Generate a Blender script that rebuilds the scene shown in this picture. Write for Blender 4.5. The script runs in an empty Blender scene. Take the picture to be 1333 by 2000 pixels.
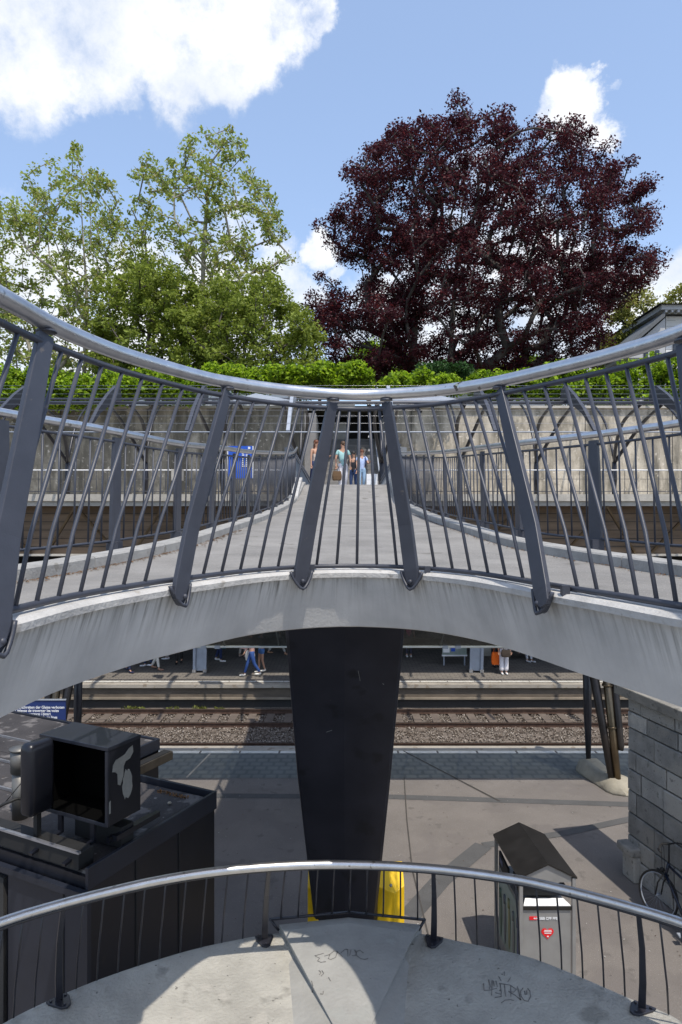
import bpy, bmesh, math, random
import numpy as np
from mathutils import Vector, Matrix

R = math.radians
random.seed(7)
rng = np.random.default_rng(11)
scene = bpy.context.scene
COL = scene.collection

# ------------------------------------------------------------------ camera
CAMZ = 6.2
cam_d = bpy.data.cameras.new('camera')
cam_d.sensor_fit = 'HORIZONTAL'
cam_d.sensor_width = 36.0
cam_d.lens = 36.0
cam_d.clip_start = 0.05
cam_d.clip_end = 3000
cam = bpy.data.objects.new('camera', cam_d)
cam.location = (0, 0, CAMZ)
cam.rotation_euler = (R(90), 0, 0)
COL.objects.link(cam)
scene.camera = cam

# ------------------------------------------------------------------ light
SUN = Vector((0.65, -1.40, 3.2)).normalized()
sun_d = bpy.data.lights.new('sun', 'SUN')
sun_d.energy = 2.8
sun_d.angle = R(0.5)
sun_d.color = (1.0, 0.93, 0.83)
sun_o = bpy.data.objects.new('sun', sun_d)
sun_o.rotation_euler = SUN.to_track_quat('Z', 'Y').to_euler()
sun_o.location = (10, -20, 40)
COL.objects.link(sun_o)

scene.view_settings.view_transform = 'Standard'
scene.view_settings.look = 'None'
scene.view_settings.gamma = 1.0
scene.view_settings.exposure = 0.60
scene.cycles.max_bounces = 8
scene.cycles.transparent_max_bounces = 16

def pdir(px, py):
    return Vector(((px - 666.5) / 1333.0, 1.0, (1000.0 - py) / 1333.0)).normalized()

world = bpy.data.worlds.new("World")
scene.world = world
world.use_nodes = True
wt = world.node_tree
wn, wl = wt.nodes, wt.links
wn.clear()
w_out = wn.new('ShaderNodeOutputWorld')
w_bg = wn.new('ShaderNodeBackground')
w_bg.inputs['Strength'].default_value = 0.15
sky = wn.new('ShaderNodeTexSky')
sky.sky_type = 'NISHITA'
sky.sun_disc = False
sky.sun_elevation = math.asin(SUN.z)
sky.sun_rotation = math.atan2(SUN.x, SUN.y)
sky.air_density = 1.0
sky.dust_density = 1.2
sky.ozone_density = 1.6
w_tc = wn.new('ShaderNodeTexCoord')
w_nrm = wn.new('ShaderNodeVectorMath'); w_nrm.operation = 'NORMALIZE'
wl.new(w_tc.outputs['Generated'], w_nrm.inputs[0])
# (px, py, angular radius in rad, weight)
CLOUDS = [(60, 70, .115, 1), (190, 90, .095, 1), (320, 60, .11, 1), (410, 110, .07, 1), (330, 165, .055, .95),
          (185, 175, .045, .85), (120, 190, .035, .7), (545, 35, .055, .9), (480, 50, .07, 1), (5, 150, .035, .8), (615, 20, .028, .8), (-80, 60, .11, 1),
          (430, 0, .09, 1), (250, -80, .16, 1), (60, -60, .14, 1), (240, 215, .03, .6), (440, 165, .035, .8),
          (1125, 165, .034, .95), (1150, 215, .038, 1), (1190, 250, .036, 1), (1120, 200, .034, .9), (1215, 275, .022, .8),
          (1165, 135, .02, .8), (1210, 175, .012, .5),
          (622, 498, .03, 1), (600, 560, .04, 1), (655, 530, .026, 1), (520, 580, .09, 1), (400, 600, .11, 1), (330, 560, .09, .9),
          (250, 640, .12, 1), (120, 600, .12, 1), (20, 600, .14, 1), (20, 410, .022, .7), (60, 470, .035, .8), (480, 480, .05, .7),
          (900, 520, .12, .8), (1050, 560, .12, 1), (1150, 600, .1, 1), (1280, 560, .05, 1), (1330, 600, .09, 1),
          (1190, 650, .1, 1), (780, 640, .12, 1), (1000, 680, .16, 1), (400, 700, .2, 1), (60, 720, .2, 1), (950, 360, .07, .7), (1275, 372, .01, .6),
          # clouds behind and beside the camera
          ]
last = None
def W(type_, op=None):
    n = wn.new(type_)
    if op: n.operation = op
    return n
# warp direction a little so cloud edges are ragged
nz1 = W('ShaderNodeTexNoise'); nz1.inputs['Scale'].default_value = 9.0; nz1.inputs['Detail'].default_value = 9.0; nz1.inputs['Roughness'].default_value = .62
wl.new(w_nrm.outputs[0], nz1.inputs['Vector'])
wsub = W('ShaderNodeVectorMath', 'SUBTRACT'); wl.new(nz1.outputs['Color'], wsub.inputs[0]); wsub.inputs[1].default_value = (.5, .5, .5)
wsc = W('ShaderNodeVectorMath', 'SCALE'); wl.new(wsub.outputs[0], wsc.inputs[0]); wsc.inputs['Scale'].default_value = .13
wadd = W('ShaderNodeVectorMath', 'ADD'); wl.new(w_nrm.outputs[0], wadd.inputs[0]); wl.new(wsc.outputs[0], wadd.inputs[1])
for (cx, cy, rad, wgt) in CLOUDS:
    d = pdir(cx, cy)
    dist = W('ShaderNodeVectorMath', 'DISTANCE')
    wl.new(wadd.outputs[0], dist.inputs[0]); dist.inputs[1].default_value = d
    mr = W('ShaderNodeMapRange'); mr.interpolation_type = 'SMOOTHSTEP'
    wl.new(dist.outputs['Value'], mr.inputs['Value'])
    mr.inputs['From Min'].default_value = rad * 1.15; mr.inputs['From Max'].default_value = rad * .45
    mr.inputs['To Min'].default_value = 0; mr.inputs['To Max'].default_value = wgt
    if last is None:
        last = mr.outputs[0]
    else:
        mx = W('ShaderNodeMath', 'MAXIMUM'); wl.new(last, mx.inputs[0]); wl.new(mr.outputs[0], mx.inputs[1]); last = mx.outputs[0]
# general cloud field away from the part in front (fair-weather cumulus elsewhere)
nz2 = W('ShaderNodeTexNoise'); nz2.inputs['Scale'].default_value = 3.2; nz2.inputs['Detail'].default_value = 8.0; nz2.inputs['Roughness'].default_value = .6
wl.new(w_nrm.outputs[0], nz2.inputs['Vector'])
nz3 = W('ShaderNodeTexNoise'); nz3.inputs['Scale'].default_value = 14; nz3.inputs['Detail'].default_value = 10; nz3.inputs['Roughness'].default_value = .68
wl.new(w_nrm.outputs[0], nz3.inputs['Vector'])
# back half: y<0.3 -> use noise field
sepd = W('ShaderNodeSeparateXYZ'); wl.new(w_nrm.outputs[0], sepd.inputs[0])
bk = W('ShaderNodeMapRange'); wl.new(sepd.outputs['Y'], bk.inputs['Value'])
bk.inputs['From Min'].default_value = .45; bk.inputs['From Max'].default_value = .15
fld = W('ShaderNodeMapRange'); wl.new(nz2.outputs['Fac'], fld.inputs['Value'])
fld.inputs['From Min'].default_value = .5; fld.inputs['From Max'].default_value = .62
bf = W('ShaderNodeMath', 'MULTIPLY'); wl.new(bk.outputs[0], bf.inputs[0]); wl.new(fld.outputs[0], bf.inputs[1])
mx = W('ShaderNodeMath', 'MAXIMUM'); wl.new(last, mx.inputs[0]); wl.new(bf.outputs[0], mx.inputs[1])
# ragged modulation
md = W('ShaderNodeMath', 'MULTIPLY_ADD'); wl.new(nz3.outputs['Fac'], md.inputs[0]); md.inputs[1].default_value = 1.7; md.inputs[2].default_value = -.87
ad = W('ShaderNodeMath', 'ADD'); wl.new(mx.outputs[0], ad.inputs[0]); wl.new(md.outputs[0], ad.inputs[1])
cm = W('ShaderNodeMapRange'); cm.interpolation_type = 'SMOOTHSTEP'; wl.new(ad.outputs[0], cm.inputs['Value'])
cm.inputs['From Min'].default_value = .22; cm.inputs['From Max'].default_value = 1.2
# cloud colour: white with soft grey folds
nzc = W('ShaderNodeTexNoise'); nzc.inputs['Scale'].default_value = 5.5; nzc.inputs['Detail'].default_value = 7; nzc.inputs['Roughness'].default_value = .5
wl.new(w_nrm.outputs[0], nzc.inputs['Vector'])
cr = W('ShaderNodeValToRGB'); wl.new(nzc.outputs['Fac'], cr.inputs[0])
cr.color_ramp.elements[0].position = .33; cr.color_ramp.elements[0].color = (3.5, 3.8, 4.3, 1)
cr.color_ramp.elements[1].position = .56; cr.color_ramp.elements[1].color = (5.2, 5.2, 5.25, 1)
# thin veil towards the horizon
tint = W('ShaderNodeMix'); tint.data_type = 'RGBA'; tint.blend_type = 'MIX'; tint.inputs['Factor'].default_value = .26
wl.new(sky.outputs[0], tint.inputs['A']); tint.inputs['B'].default_value = (3.0, 3.9, 5.6, 1)
mixc = W('ShaderNodeMix'); mixc.data_type = 'RGBA'
wl.new(cm.outputs[0], mixc.inputs['Factor']); wl.new(tint.outputs['Result'], mixc.inputs['A']); wl.new(cr.outputs['Color'], mixc.inputs['B'])
wl.new(mixc.outputs['Result'], w_bg.inputs['Color'])
wl.new(w_bg.outputs[0], w_out.inputs['Surface'])

# ------------------------------------------------------------------ helpers
def P(px, py, Y):
    return Vector(((px - 666.5) / 1333.0 * Y, Y, CAMZ - (py - 1000.0) / 1333.0 * Y))

class MB:
    def __init__(s): s.v = []; s.f = []; s.sm = []
    def add(s, verts, faces, smooth=False):
        n = len(s.v)
        s.v += [tuple(v) for v in verts]
        s.f += [tuple(i + n for i in f) for f in faces]
        s.sm += [smooth] * len(faces)
        return s
    def box(s, c, size, rot=0.0, M=None):
        hx, hy, hz = size[0] / 2, size[1] / 2, size[2] / 2
        vs = [Vector((x, y, z)) for z in (-hz, hz) for y in (-hy, hy) for x in (-hx, hx)]
        m = M if M is not None else Matrix.Rotation(rot, 3, 'Z')
        c = Vector(c)
        vs = [m @ v + c for v in vs]
        return s.add(vs, [(0, 2, 3, 1), (4, 5, 7, 6), (0, 1, 5, 4), (2, 6, 7, 3), (0, 4, 6, 2), (1, 3, 7, 5)])
    def bar(s, a, b, w, t, up=(0, 0, 1)):
        a, b = Vector(a), Vector(b); d = (b - a); L = d.length; d.normalize()
        u = Vector(up); x = d.cross(u)
        if x.length < 1e-4: x = d.cross(Vector((1, 0, 0)))
        x.normalize(); y = x.cross(d)
        m = Matrix((x, d, y)).transposed()
        return s.box((a + b) / 2, (w, L, t), M=m)
    def tube(s, pts, r, seg=10, cap=True, closed=False):
        pts = [Vector(p) for p in pts]; n = len(pts)
        rs = r if isinstance(r, (list, tuple)) else [r] * n
        vs = []; prev = None
        for i, p in enumerate(pts):
            if closed: t = pts[(i + 1) % n] - pts[i - 1]
            else: t = pts[min(i + 1, n - 1)] - pts[max(i - 1, 0)]
            t.normalize()
            if prev is None:
                a = Vector((0, 0, 1)) if abs(t.z) < .9 else Vector((1, 0, 0))
                u = t.cross(a).normalized()
            else:
                u = (prev - t * prev.dot(t))
                u = u.normalized() if u.length > 1e-6 else t.cross(Vector((0, 0, 1))).normalized()
            prev = u; w = t.cross(u)
            for k in range(seg):
                an = 2 * math.pi * k / seg
                vs.append(p + (u * math.cos(an) + w * math.sin(an)) * rs[i])
        fs = []
        for i in range(n if closed else n - 1):
            j = (i + 1) % n
            for k in range(seg):
                k2 = (k + 1) % seg
                fs.append((i * seg + k, i * seg + k2, j * seg + k2, j * seg + k))
        s.add(vs, fs, True)
        if cap and not closed:
            b = len(s.v) - len(vs)
            s.f.append(tuple(b + k for k in reversed(range(seg)))); s.sm.append(False)
            s.f.append(tuple(b + (n - 1) * seg + k for k in range(seg))); s.sm.append(False)
        return s
    def prism(s, poly, vec):
        n = len(poly); vec = Vector(vec)
        vs = [Vector(p) for p in poly] + [Vector(p) + vec for p in poly]
        fs = [tuple(range(n)), tuple(reversed(range(n, 2 * n)))]
        for i in range(n):
            j = (i + 1) % n
            fs.append((i, i + n, j + n, j))
        return s.add(vs, fs)
    def sphere(s, c, r, seg=10, rings=7, sc=(1, 1, 1)):
        c = Vector(c); vs = []; fs = []
        for i in range(rings + 1):
            th = math.pi * i / rings
            for k in range(seg):
                ph = 2 * math.pi * k / seg
                vs.append(c + Vector((r * sc[0] * math.sin(th) * math.cos(ph), r * sc[1] * math.sin(th) * math.sin(ph), r * sc[2] * math.cos(th))))
        for i in range(rings):
            for k in range(seg):
                k2 = (k + 1) % seg
                fs.append((i * seg + k, (i + 1) * seg + k, (i + 1) * seg + k2, i * seg + k2))
        return s.add(vs, fs, True)
    def sweep(s, rings, smooth=False, closed_ring=True, caps=True):
        """rings: list of lists of points (same count)"""
        n = len(rings); k = len(rings[0])
        vs = [p for r_ in rings for p in r_]; fs = []
        for i in range(n - 1):
            for j in range(k if closed_ring else k - 1):
                j2 = (j + 1) % k
                fs.append((i * k + j, (i + 1) * k + j, (i + 1) * k + j2, i * k + j2))
        if closed_ring and caps:
            fs.append(tuple(range(k))); fs.append(tuple((n - 1) * k + j for j in reversed(range(k))))
        return s.add(vs, fs, smooth)

def tag(o, label=None, cat=None, group=None, kind=None):
    if label: o['label'] = label
    if cat: o['category'] = cat
    if group: o['group'] = group
    if kind: o['kind'] = kind
    return o

def obj(name, mb, mat, parent=None, bevel=0, recalc=True):
    me = bpy.data.meshes.new(name)
    me.from_pydata([tuple(v) for v in mb.v], [], mb.f)
    me.polygons.foreach_set('use_smooth', mb.sm)
    if recalc:
        bm = bmesh.new(); bm.from_mesh(me)
        bmesh.ops.recalc_face_normals(bm, faces=bm.faces)
        bm.to_mesh(me); bm.free()
    me.materials.append(mat)
    o = bpy.data.objects.new(name, me)
    COL.objects.link(o)
    if parent is not None: attach(o, parent)
    if bevel:
        m = o.modifiers.new('bevel', 'BEVEL'); m.width = bevel; m.segments = 2; m.limit_method = 'ANGLE'; m.angle_limit = R(40)
    return o

def wloc(o):
    l = Vector(o.location)
    return l

def attach(o, parent):
    o.parent = parent
    if parent.type == 'EMPTY':
        o.matrix_parent_inverse = (Matrix.Translation(parent.location) @ parent.rotation_euler.to_matrix().to_4x4()).inverted()

def thing(name, label, cat, loc=(0, 0, 0), group=None, rot=0):
    o = bpy.data.objects.new(name, None)
    o.empty_display_size = .2
    o.location = loc; o.rotation_euler = (0, 0, rot)
    COL.objects.link(o)
    return tag(o, label, cat, group)

def solo(name, mb, mat, label, cat, group=None, bevel=0):
    return tag(obj(name, mb, mat, None, bevel), label, cat, group)

def struct(name, mb, mat, recalc=True):
    return tag(obj(name, mb, mat, None, recalc=recalc), kind='structure')

def copy_thing(root, label=None, group=None):
    def rec(o, par):
        c = o.copy(); COL.objects.link(c)
        if par is not None:
            c.parent = par; c.matrix_parent_inverse = o.matrix_parent_inverse.copy()
        for ch in [x for x in all_objs if x.parent == o]: rec(ch, c)
        return c
    all_objs = list(COL.objects)
    c = rec(root, None)
    if label: c['label'] = label
    if group: c['group'] = group
    return c

def spline(pts, n):
    """Catmull-Rom resample (centripetal-ish) evenly along arc"""
    pts = [Vector(p) for p in pts]
    ext = [pts[0] * 2 - pts[1]] + pts + [pts[-1] * 2 - pts[-2]]
    dense = []
    for i in range(1, len(ext) - 2):
        p0, p1, p2, p3 = ext[i - 1:i + 3]
        for k in range(16):
            t = k / 16
            dense.append(.5 * ((2 * p1) + (-p0 + p2) * t + (2 * p0 - 5 * p1 + 4 * p2 - p3) * t * t + (-p0 + 3 * p1 - 3 * p2 + p3) * t ** 3))
    dense.append(pts[-1])
    L = [0]
    for a, b in zip(dense, dense[1:]): L.append(L[-1] + (b - a).length)
    out = []
    j = 0
    for i in range(n):
        s_ = L[-1] * i / (n - 1)
        while j < len(L) - 2 and L[j + 1] < s_: j += 1
        t = (s_ - L[j]) / max(1e-9, L[j + 1] - L[j])
        out.append(dense[j].lerp(dense[j + 1], min(1, max(0, t))))
    return out

def interp(x, xs, ys):
    return float(np.interp(x, xs, ys))

# ------------------------------------------------------------------ materials
def new_mat(name):
    m = bpy.data.materials.new(name); m.use_nodes = True
    nt = m.node_tree; b = nt.nodes['Principled BSDF']
    return m, nt, b

def mat(name, col, rough=.6, metal=0, var=.12, scale=3.0, bump=0, bscale=40, stretch=(1, 1, 1), var2=None, col2=None, spots=None, spec=None):
    m, nt, b = new_mat(name); N, L = nt.nodes, nt.links
    b.inputs['Roughness'].default_value = rough; b.inputs['Metallic'].default_value = metal
    if spec is not None: b.inputs['Specular IOR Level'].default_value = spec
    tc = N.new('ShaderNodeTexCoord'); mp = N.new('ShaderNodeMapping'); L.new(tc.outputs['Object'], mp.inputs[0])
    mp.inputs['Scale'].default_value = stretch
    nz = N.new('ShaderNodeTexNoise'); nz.inputs['Scale'].default_value = scale; nz.inputs['Detail'].default_value = 7; nz.inputs['Roughness'].default_value = .62
    L.new(mp.outputs[0], nz.inputs['Vector'])
    rp = N.new('ShaderNodeValToRGB'); L.new(nz.outputs['Fac'], rp.inputs[0])
    c = Vector(col)
    c2 = Vector(col2) if col2 else c * (1 + var)
    c1 = c * (1 - var) if not col2 else c
    rp.color_ramp.elements[0].position = .32; rp.color_ramp.elements[1].position = .68
    rp.color_ramp.elements[0].color = (*c1, 1); rp.color_ramp.elements[1].color = (*c2, 1)
    out = rp.outputs[0]
    if spots:  # (scale, threshold, colour)
        for (sc, th, sc_col) in spots:
            n2 = N.new('ShaderNodeTexNoise'); n2.inputs['Scale'].default_value = sc; n2.inputs['Detail'].default_value = 4
            L.new(tc.outputs['Object'], n2.inputs['Vector'])
            mr = N.new('ShaderNodeMapRange'); L.new(n2.outputs['Fac'], mr.inputs['Value'])
            mr.inputs['From Min'].default_value = th; mr.inputs['From Max'].default_value = th + .06
            mx = N.new('ShaderNodeMix'); mx.data_type = 'RGBA'
            L.new(mr.outputs[0], mx.inputs['Factor']); L.new(out, mx.inputs['A']); mx.inputs['B'].default_value = (*sc_col, 1)
            out = mx.outputs['Result']
    L.new(out, b.inputs['Base Color'])
    # roughness variation
    rr = N.new('ShaderNodeMapRange'); L.new(nz.outputs['Fac'], rr.inputs['Value'])
    rr.inputs['To Min'].default_value = max(0, rough - .08); rr.inputs['To Max'].default_value = min(1, rough + .08)
    L.new(rr.outputs[0], b.inputs['Roughness'])
    if bump:
        n3 = N.new('ShaderNodeTexNoise'); n3.inputs['Scale'].default_value = bscale; n3.inputs['Detail'].default_value = 5
        L.new(tc.outputs['Object'], n3.inputs['Vector'])
        bp = N.new('ShaderNodeBump'); bp.inputs['Strength'].default_value = bump; bp.inputs['Distance'].default_value = .02
        L.new(n3.outputs['Fac'], bp.inputs['Height']); L.new(bp.outputs[0], b.inputs['Normal'])
    return m

def mat_leaf(name, cols, trans=.35, rough=.55, nscale=.5):
    m, nt, b = new_mat(name); N, L = nt.nodes, nt.links
    b.inputs['Roughness'].default_value = rough
    b.inputs['Specular IOR Level'].default_value = .25
    geo = N.new('ShaderNodeNewGeometry')
    rp = N.new('ShaderNodeValToRGB'); rp.color_ramp.interpolation = 'LINEAR'
    L.new(geo.outputs['Random Per Island'], rp.inputs[0])
    els = rp.color_ramp.elements
    els[0].position = 0; els[0].color = (*cols[0], 1)
    els[1].position = 1; els[1].color = (*cols[-1], 1)
    for i, c in enumerate(cols[1:-1]):
        e = els.new((i + 1) / (len(cols) - 1)); e.color = (*c, 1)
    L.new(rp.outputs[0], b.inputs['Base Color'])
    tr = N.new('ShaderNodeBsdfTranslucent')
    L.new(rp.outputs[0], tr.inputs['Color'])
    mx = N.new('ShaderNodeMixShader'); mx.inputs[0].default_value = trans
    L.new(b.outputs[0], mx.inputs[1]); L.new(tr.outputs[0], mx.inputs[2])
    L.new(mx.outputs[0], N['Material Output'].inputs['Surface'])
    return m

def mat_fascia():
    """board-marked concrete with dark run-off streaks from the lip"""
    m, nt, b = new_mat('fair_faced_concrete'); N, L = nt.nodes, nt.links
    b.inputs['Roughness'].default_value = .8
    tc = N.new('ShaderNodeTexCoord')
    mp = N.new('ShaderNodeMapping'); mp.inputs['Scale'].default_value = (1, 1, .07)
    at = N.new('ShaderNodeAttribute'); at.attribute_name = 'arc'; s0 = N.new('ShaderNodeSeparateXYZ'); L.new(tc.outputs['Object'], s0.inputs[0])
    cx = N.new('ShaderNodeCombineXYZ'); L.new(at.outputs['Fac'], cx.inputs['X']); L.new(s0.outputs['Z'], cx.inputs['Z']); L.new(cx.outputs[0], mp.inputs[0])
    st = N.new('ShaderNodeTexNoise'); st.inputs['Scale'].default_value = 46; st.inputs['Detail'].default_value = 6; st.inputs['Roughness'].default_value = .6
    L.new(mp.outputs[0], st.inputs['Vector'])
    bl = N.new('ShaderNodeTexNoise'); bl.inputs['Scale'].default_value = 3.2; bl.inputs['Detail'].default_value = 6
    L.new(tc.outputs['Object'], bl.inputs['Vector'])
    r1 = N.new('ShaderNodeValToRGB'); L.new(bl.outputs['Fac'], r1.inputs[0])
    r1.color_ramp.elements[0].position = .3; r1.color_ramp.elements[0].color = (.40, .40, .395, 1)
    r1.color_ramp.elements[1].position = .7; r1.color_ramp.elements[1].color = (.58, .575, .56, 1)
    # streak mask, stronger near the lip (z 5.87) and fading down the face
    sx = N.new('ShaderNodeSeparateXYZ'); L.new(tc.outputs['Object'], sx.inputs[0])
    zf = N.new('ShaderNodeMapRange'); L.new(sx.outputs['Z'], zf.inputs['Value'])
    zf.inputs['From Min'].default_value = 5.53; zf.inputs['From Max'].default_value = 5.86
    zf.inputs['To Min'].default_value = .0; zf.inputs['To Max'].default_value = 1
    pw = N.new('ShaderNodeMath'); pw.operation = 'POWER'; L.new(zf.outputs[0], pw.inputs[0]); pw.inputs[1].default_value = 2.6
    sm = N.new('ShaderNodeMapRange'); L.new(st.outputs['Fac'], sm.inputs['Value'])
    sm.inputs['From Min'].default_value = .46; sm.inputs['From Max'].default_value = .66
    ml = N.new('ShaderNodeMath'); ml.operation = 'MULTIPLY'; L.new(sm.outputs[0], ml.inputs[0]); L.new(pw.outputs[0], ml.inputs[1])
    bm_ = N.new('ShaderNodeMapRange'); L.new(bl.outputs['Fac'], bm_.inputs['Value'])
    bm_.inputs['From Min'].default_value = .42; bm_.inputs['From Max'].default_value = .62; bm_.inputs['To Min'].default_value = .55; bm_.inputs['To Max'].default_value = 1.3
    ml2 = N.new('ShaderNodeMath'); ml2.operation = 'MULTIPLY'; ml2.use_clamp = True; L.new(ml.outputs[0], ml2.inputs[0]); L.new(bm_.outputs[0], ml2.inputs[1])
    mx = N.new('ShaderNodeMix'); mx.data_type = 'RGBA'; L.new(ml2.outputs[0], mx.inputs['Factor']); L.new(r1.outputs[0], mx.inputs['A'])
    mx.inputs['B'].default_value = (.09, .085, .07, 1)
    # faint light streaks
    fs = N.new('ShaderNodeMapRange'); L.new(st.outputs['Fac'], fs.inputs['Value']); fs.inputs['From Min'].default_value = .3; fs.inputs['From Max'].default_value = .7
    fs.inputs['To Min'].default_value = 1.012; fs.inputs['To Max'].default_value = .988
    vm = N.new('ShaderNodeVectorMath'); vm.operation = 'SCALE'; L.new(mx.outputs['Result'], vm.inputs[0]); L.new(fs.outputs[0], vm.inputs['Scale'])
    L.new(vm.outputs[0], b.inputs['Base Color'])
    n3 = N.new('ShaderNodeTexNoise'); n3.inputs['Scale'].default_value = 60; n3.inputs['Detail'].default_value = 6; L.new(tc.outputs['Object'], n3.inputs['Vector'])
    bp = N.new('ShaderNodeBump'); bp.inputs['Strength'].default_value = .25; bp.inputs['Distance'].default_value = .01
    L.new(n3.outputs['Fac'], bp.inputs['Height']); L.new(bp.outputs[0], b.inputs['Normal'])
    return m

def mat_glass(name, tintc=(.25, .3, .3), alpha=.45, rough=.08):
    m, nt, b = new_mat(name); N, L = nt.nodes, nt.links
    tr = N.new('ShaderNodeBsdfTransparent'); tr.inputs['Color'].default_value = (*[min(1, c + .45) for c in tintc], 1)
    b.inputs['Base Color'].default_value = (*tintc, 1); b.inputs['Roughness'].default_value = rough
    tc = N.new('ShaderNodeTexCoord'); nz = N.new('ShaderNodeTexNoise'); nz.inputs['Scale'].default_value = 2.5; nz.inputs['Detail'].default_value = 8
    L.new(tc.outputs['Object'], nz.inputs['Vector'])
    mr = N.new('ShaderNodeMapRange'); L.new(nz.outputs['Fac'], mr.inputs['Value']); mr.inputs['From Min'].default_value = .35; mr.inputs['From Max'].default_value = .65
    mr.inputs['To Min'].default_value = alpha - .1; mr.inputs['To Max'].default_value = alpha + .15
    mx = N.new('ShaderNodeMixShader'); L.new(mr.outputs[0], mx.inputs[0])
    L.new(tr.outputs[0], mx.inputs[1]); L.new(b.outputs[0], mx.inputs[2])
    L.new(mx.outputs[0], N['Material Output'].inputs['Surface'])
    return m

def mat_wall(k=1.0, th=0.0):
    """old cast concrete retaining wall: pours, joints, dark run-off, pale patches"""
    m, nt, b = new_mat('weathered_concrete'); N, L = nt.nodes, nt.links
    b.inputs['Roughness'].default_value = .9
    tc = N.new('ShaderNodeTexCoord')
    def noise(sc, det, stretch=(1, 1, 1)):
        mp = N.new('ShaderNodeMapping'); mp.inputs['Scale'].default_value = stretch; L.new(tc.outputs['Object'], mp.inputs[0])
        n = N.new('ShaderNodeTexNoise'); n.inputs['Scale'].default_value = sc; n.inputs['Detail'].default_value = det; n.inputs['Roughness'].default_value = .65
        L.new(mp.outputs[0], n.inputs['Vector']); return n.outputs['Fac']
    def rng_(f, a, c, lo=0, hi=1):
        n = N.new('ShaderNodeMapRange'); L.new(f, n.inputs['Value'])
        for k, v in (('From Min', a), ('From Max', c), ('To Min', lo), ('To Max', hi)): n.inputs[k].default_value = v
        return n.outputs[0]
    def mix(f, A, B):
        n = N.new('ShaderNodeMix'); n.data_type = 'RGBA'; L.new(f, n.inputs['Factor'])
        if isinstance(A, tuple): n.inputs['A'].default_value = (*A, 1)
        else: L.new(A, n.inputs['A'])
        if isinstance(B, tuple): n.inputs['B'].default_value = (*B, 1)
        else: L.new(B, n.inputs['B'])
        return n.outputs['Result']
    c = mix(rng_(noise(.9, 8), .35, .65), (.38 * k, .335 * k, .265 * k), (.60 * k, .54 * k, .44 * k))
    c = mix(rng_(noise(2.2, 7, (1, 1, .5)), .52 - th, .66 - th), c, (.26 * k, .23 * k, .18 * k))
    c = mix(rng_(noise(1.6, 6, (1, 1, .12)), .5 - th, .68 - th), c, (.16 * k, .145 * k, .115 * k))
    c = mix(rng_(noise(7, 6), .6, .7), c, (.66, .60, .51))
    L.new(c, b.inputs['Base Color'])
    bp = N.new('ShaderNodeBump'); bp.inputs['Strength'].default_value = .5; bp.inputs['Distance'].default_value = .03
    L.new(noise(12, 8), bp.inputs['Height']); L.new(bp.outputs[0], b.inputs['Normal'])
    return m

def mat_tactile():
    m, nt, b = new_mat('ribbed_platform_surface'); N, L = nt.nodes, nt.links
    b.inputs['Roughness'].default_value = .75
    tc = N.new('ShaderNodeTexCoord')
    br = N.new('ShaderNodeTexBrick'); L.new(tc.outputs['Object'], br.inputs['Vector'])
    br.inputs['Scale'].default_value = 1; br.inputs['Brick Width'].default_value = .30; br.inputs['Row Height'].default_value = .26
    br.inputs['Mortar Size'].default_value = .055; br.inputs['Mortar Smooth'].default_value = .8; br.offset = .5
    br.inputs['Color1'].default_value = (.135, .145, .14, 1); br.inputs['Color2'].default_value = (.15, .16, .15, 1); br.inputs['Mortar'].default_value = (.10, .11, .108, 1)
    nz = N.new('ShaderNodeTexNoise'); nz.inputs['Scale'].default_value = 1.5; nz.inputs['Detail'].default_value = 8; L.new(tc.outputs['Object'], nz.inputs['Vector'])
    mr = N.new('ShaderNodeMapRange'); L.new(nz.outputs['Fac'], mr.inputs['Value']); mr.inputs['To Min'].default_value = .7; mr.inputs['To Max'].default_value = 1.3
    vm = N.new('ShaderNodeVectorMath'); vm.operation = 'SCALE'; L.new(br.outputs['Color'], vm.inputs[0]); L.new(mr.outputs[0], vm.inputs['Scale'])
    L.new(vm.outputs[0], b.inputs['Base Color'])
    return m

def mat_pavers():
    m, nt, b = new_mat('platform_pavers'); N, L = nt.nodes, nt.links
    b.inputs['Roughness'].default_value = .85
    tc = N.new('ShaderNodeTexCoord')
    br = N.new('ShaderNodeTexBrick'); L.new(tc.outputs['Object'], br.inputs['Vector'])
    br.inputs['Scale'].default_value = 1; br.inputs['Brick Width'].default_value = .32; br.inputs['Row Height'].default_value = .16
    br.inputs['Mortar Size'].default_value = .012; br.offset = .5
    br.inputs['Color1'].default_value = (.15, .135, .12, 1); br.inputs['Color2'].default_value = (.20, .18, .155, 1); br.inputs['Mortar'].default_value = (.07, .065, .055, 1)
    L.new(br.outputs['Color'], b.inputs['Base Color'])
    return m

M = {}
M['paint'] = mat('dark_grey_blue_paint', (.042, .046, .061), .45, .0, .12, 9, .04, 140, spots=[(26, .70, (.10, .09, .085))])
M['steel'] = mat('brushed_stainless_steel', (.60, .60, .61), .36, 1.0, .10, 14, .05, 200, stretch=(1, 1, 1), spots=[(18, .66, (.30, .29, .28))])
M['blackpaint'] = mat('black_painted_steel', (.022, .022, .029), .34, 0, .22, 1.6, .05, 60, spots=[(2.6, .62, (.014, .014, .017)), (34, .75, (.07, .065, .06))])
M['fascia'] = mat_fascia()
M['kerb2'] = mat('grey_kerb_stone', (.30, .295, .28), .85, 0, .18, 6, .3, 60, spots=[(9, .62, (.22, .21, .19)), (40, .72, (.15, .14, .12))])
M['kerb'] = mat('pale_kerb_stone', (.44, .43, .41), .8, 0, .16, 6, .3, 60, spots=[(9, .64, (.33, .31, .28)), (40, .72, (.2, .18, .15))])
M['deck'] = mat('worn_deck_asphalt', (.235, .225, .21), .92, 0, .22, 1.6, .6, 160, spots=[(70, .60, (.34, .32, .30)), (3, .64, (.17, .16, .145))])
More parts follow.
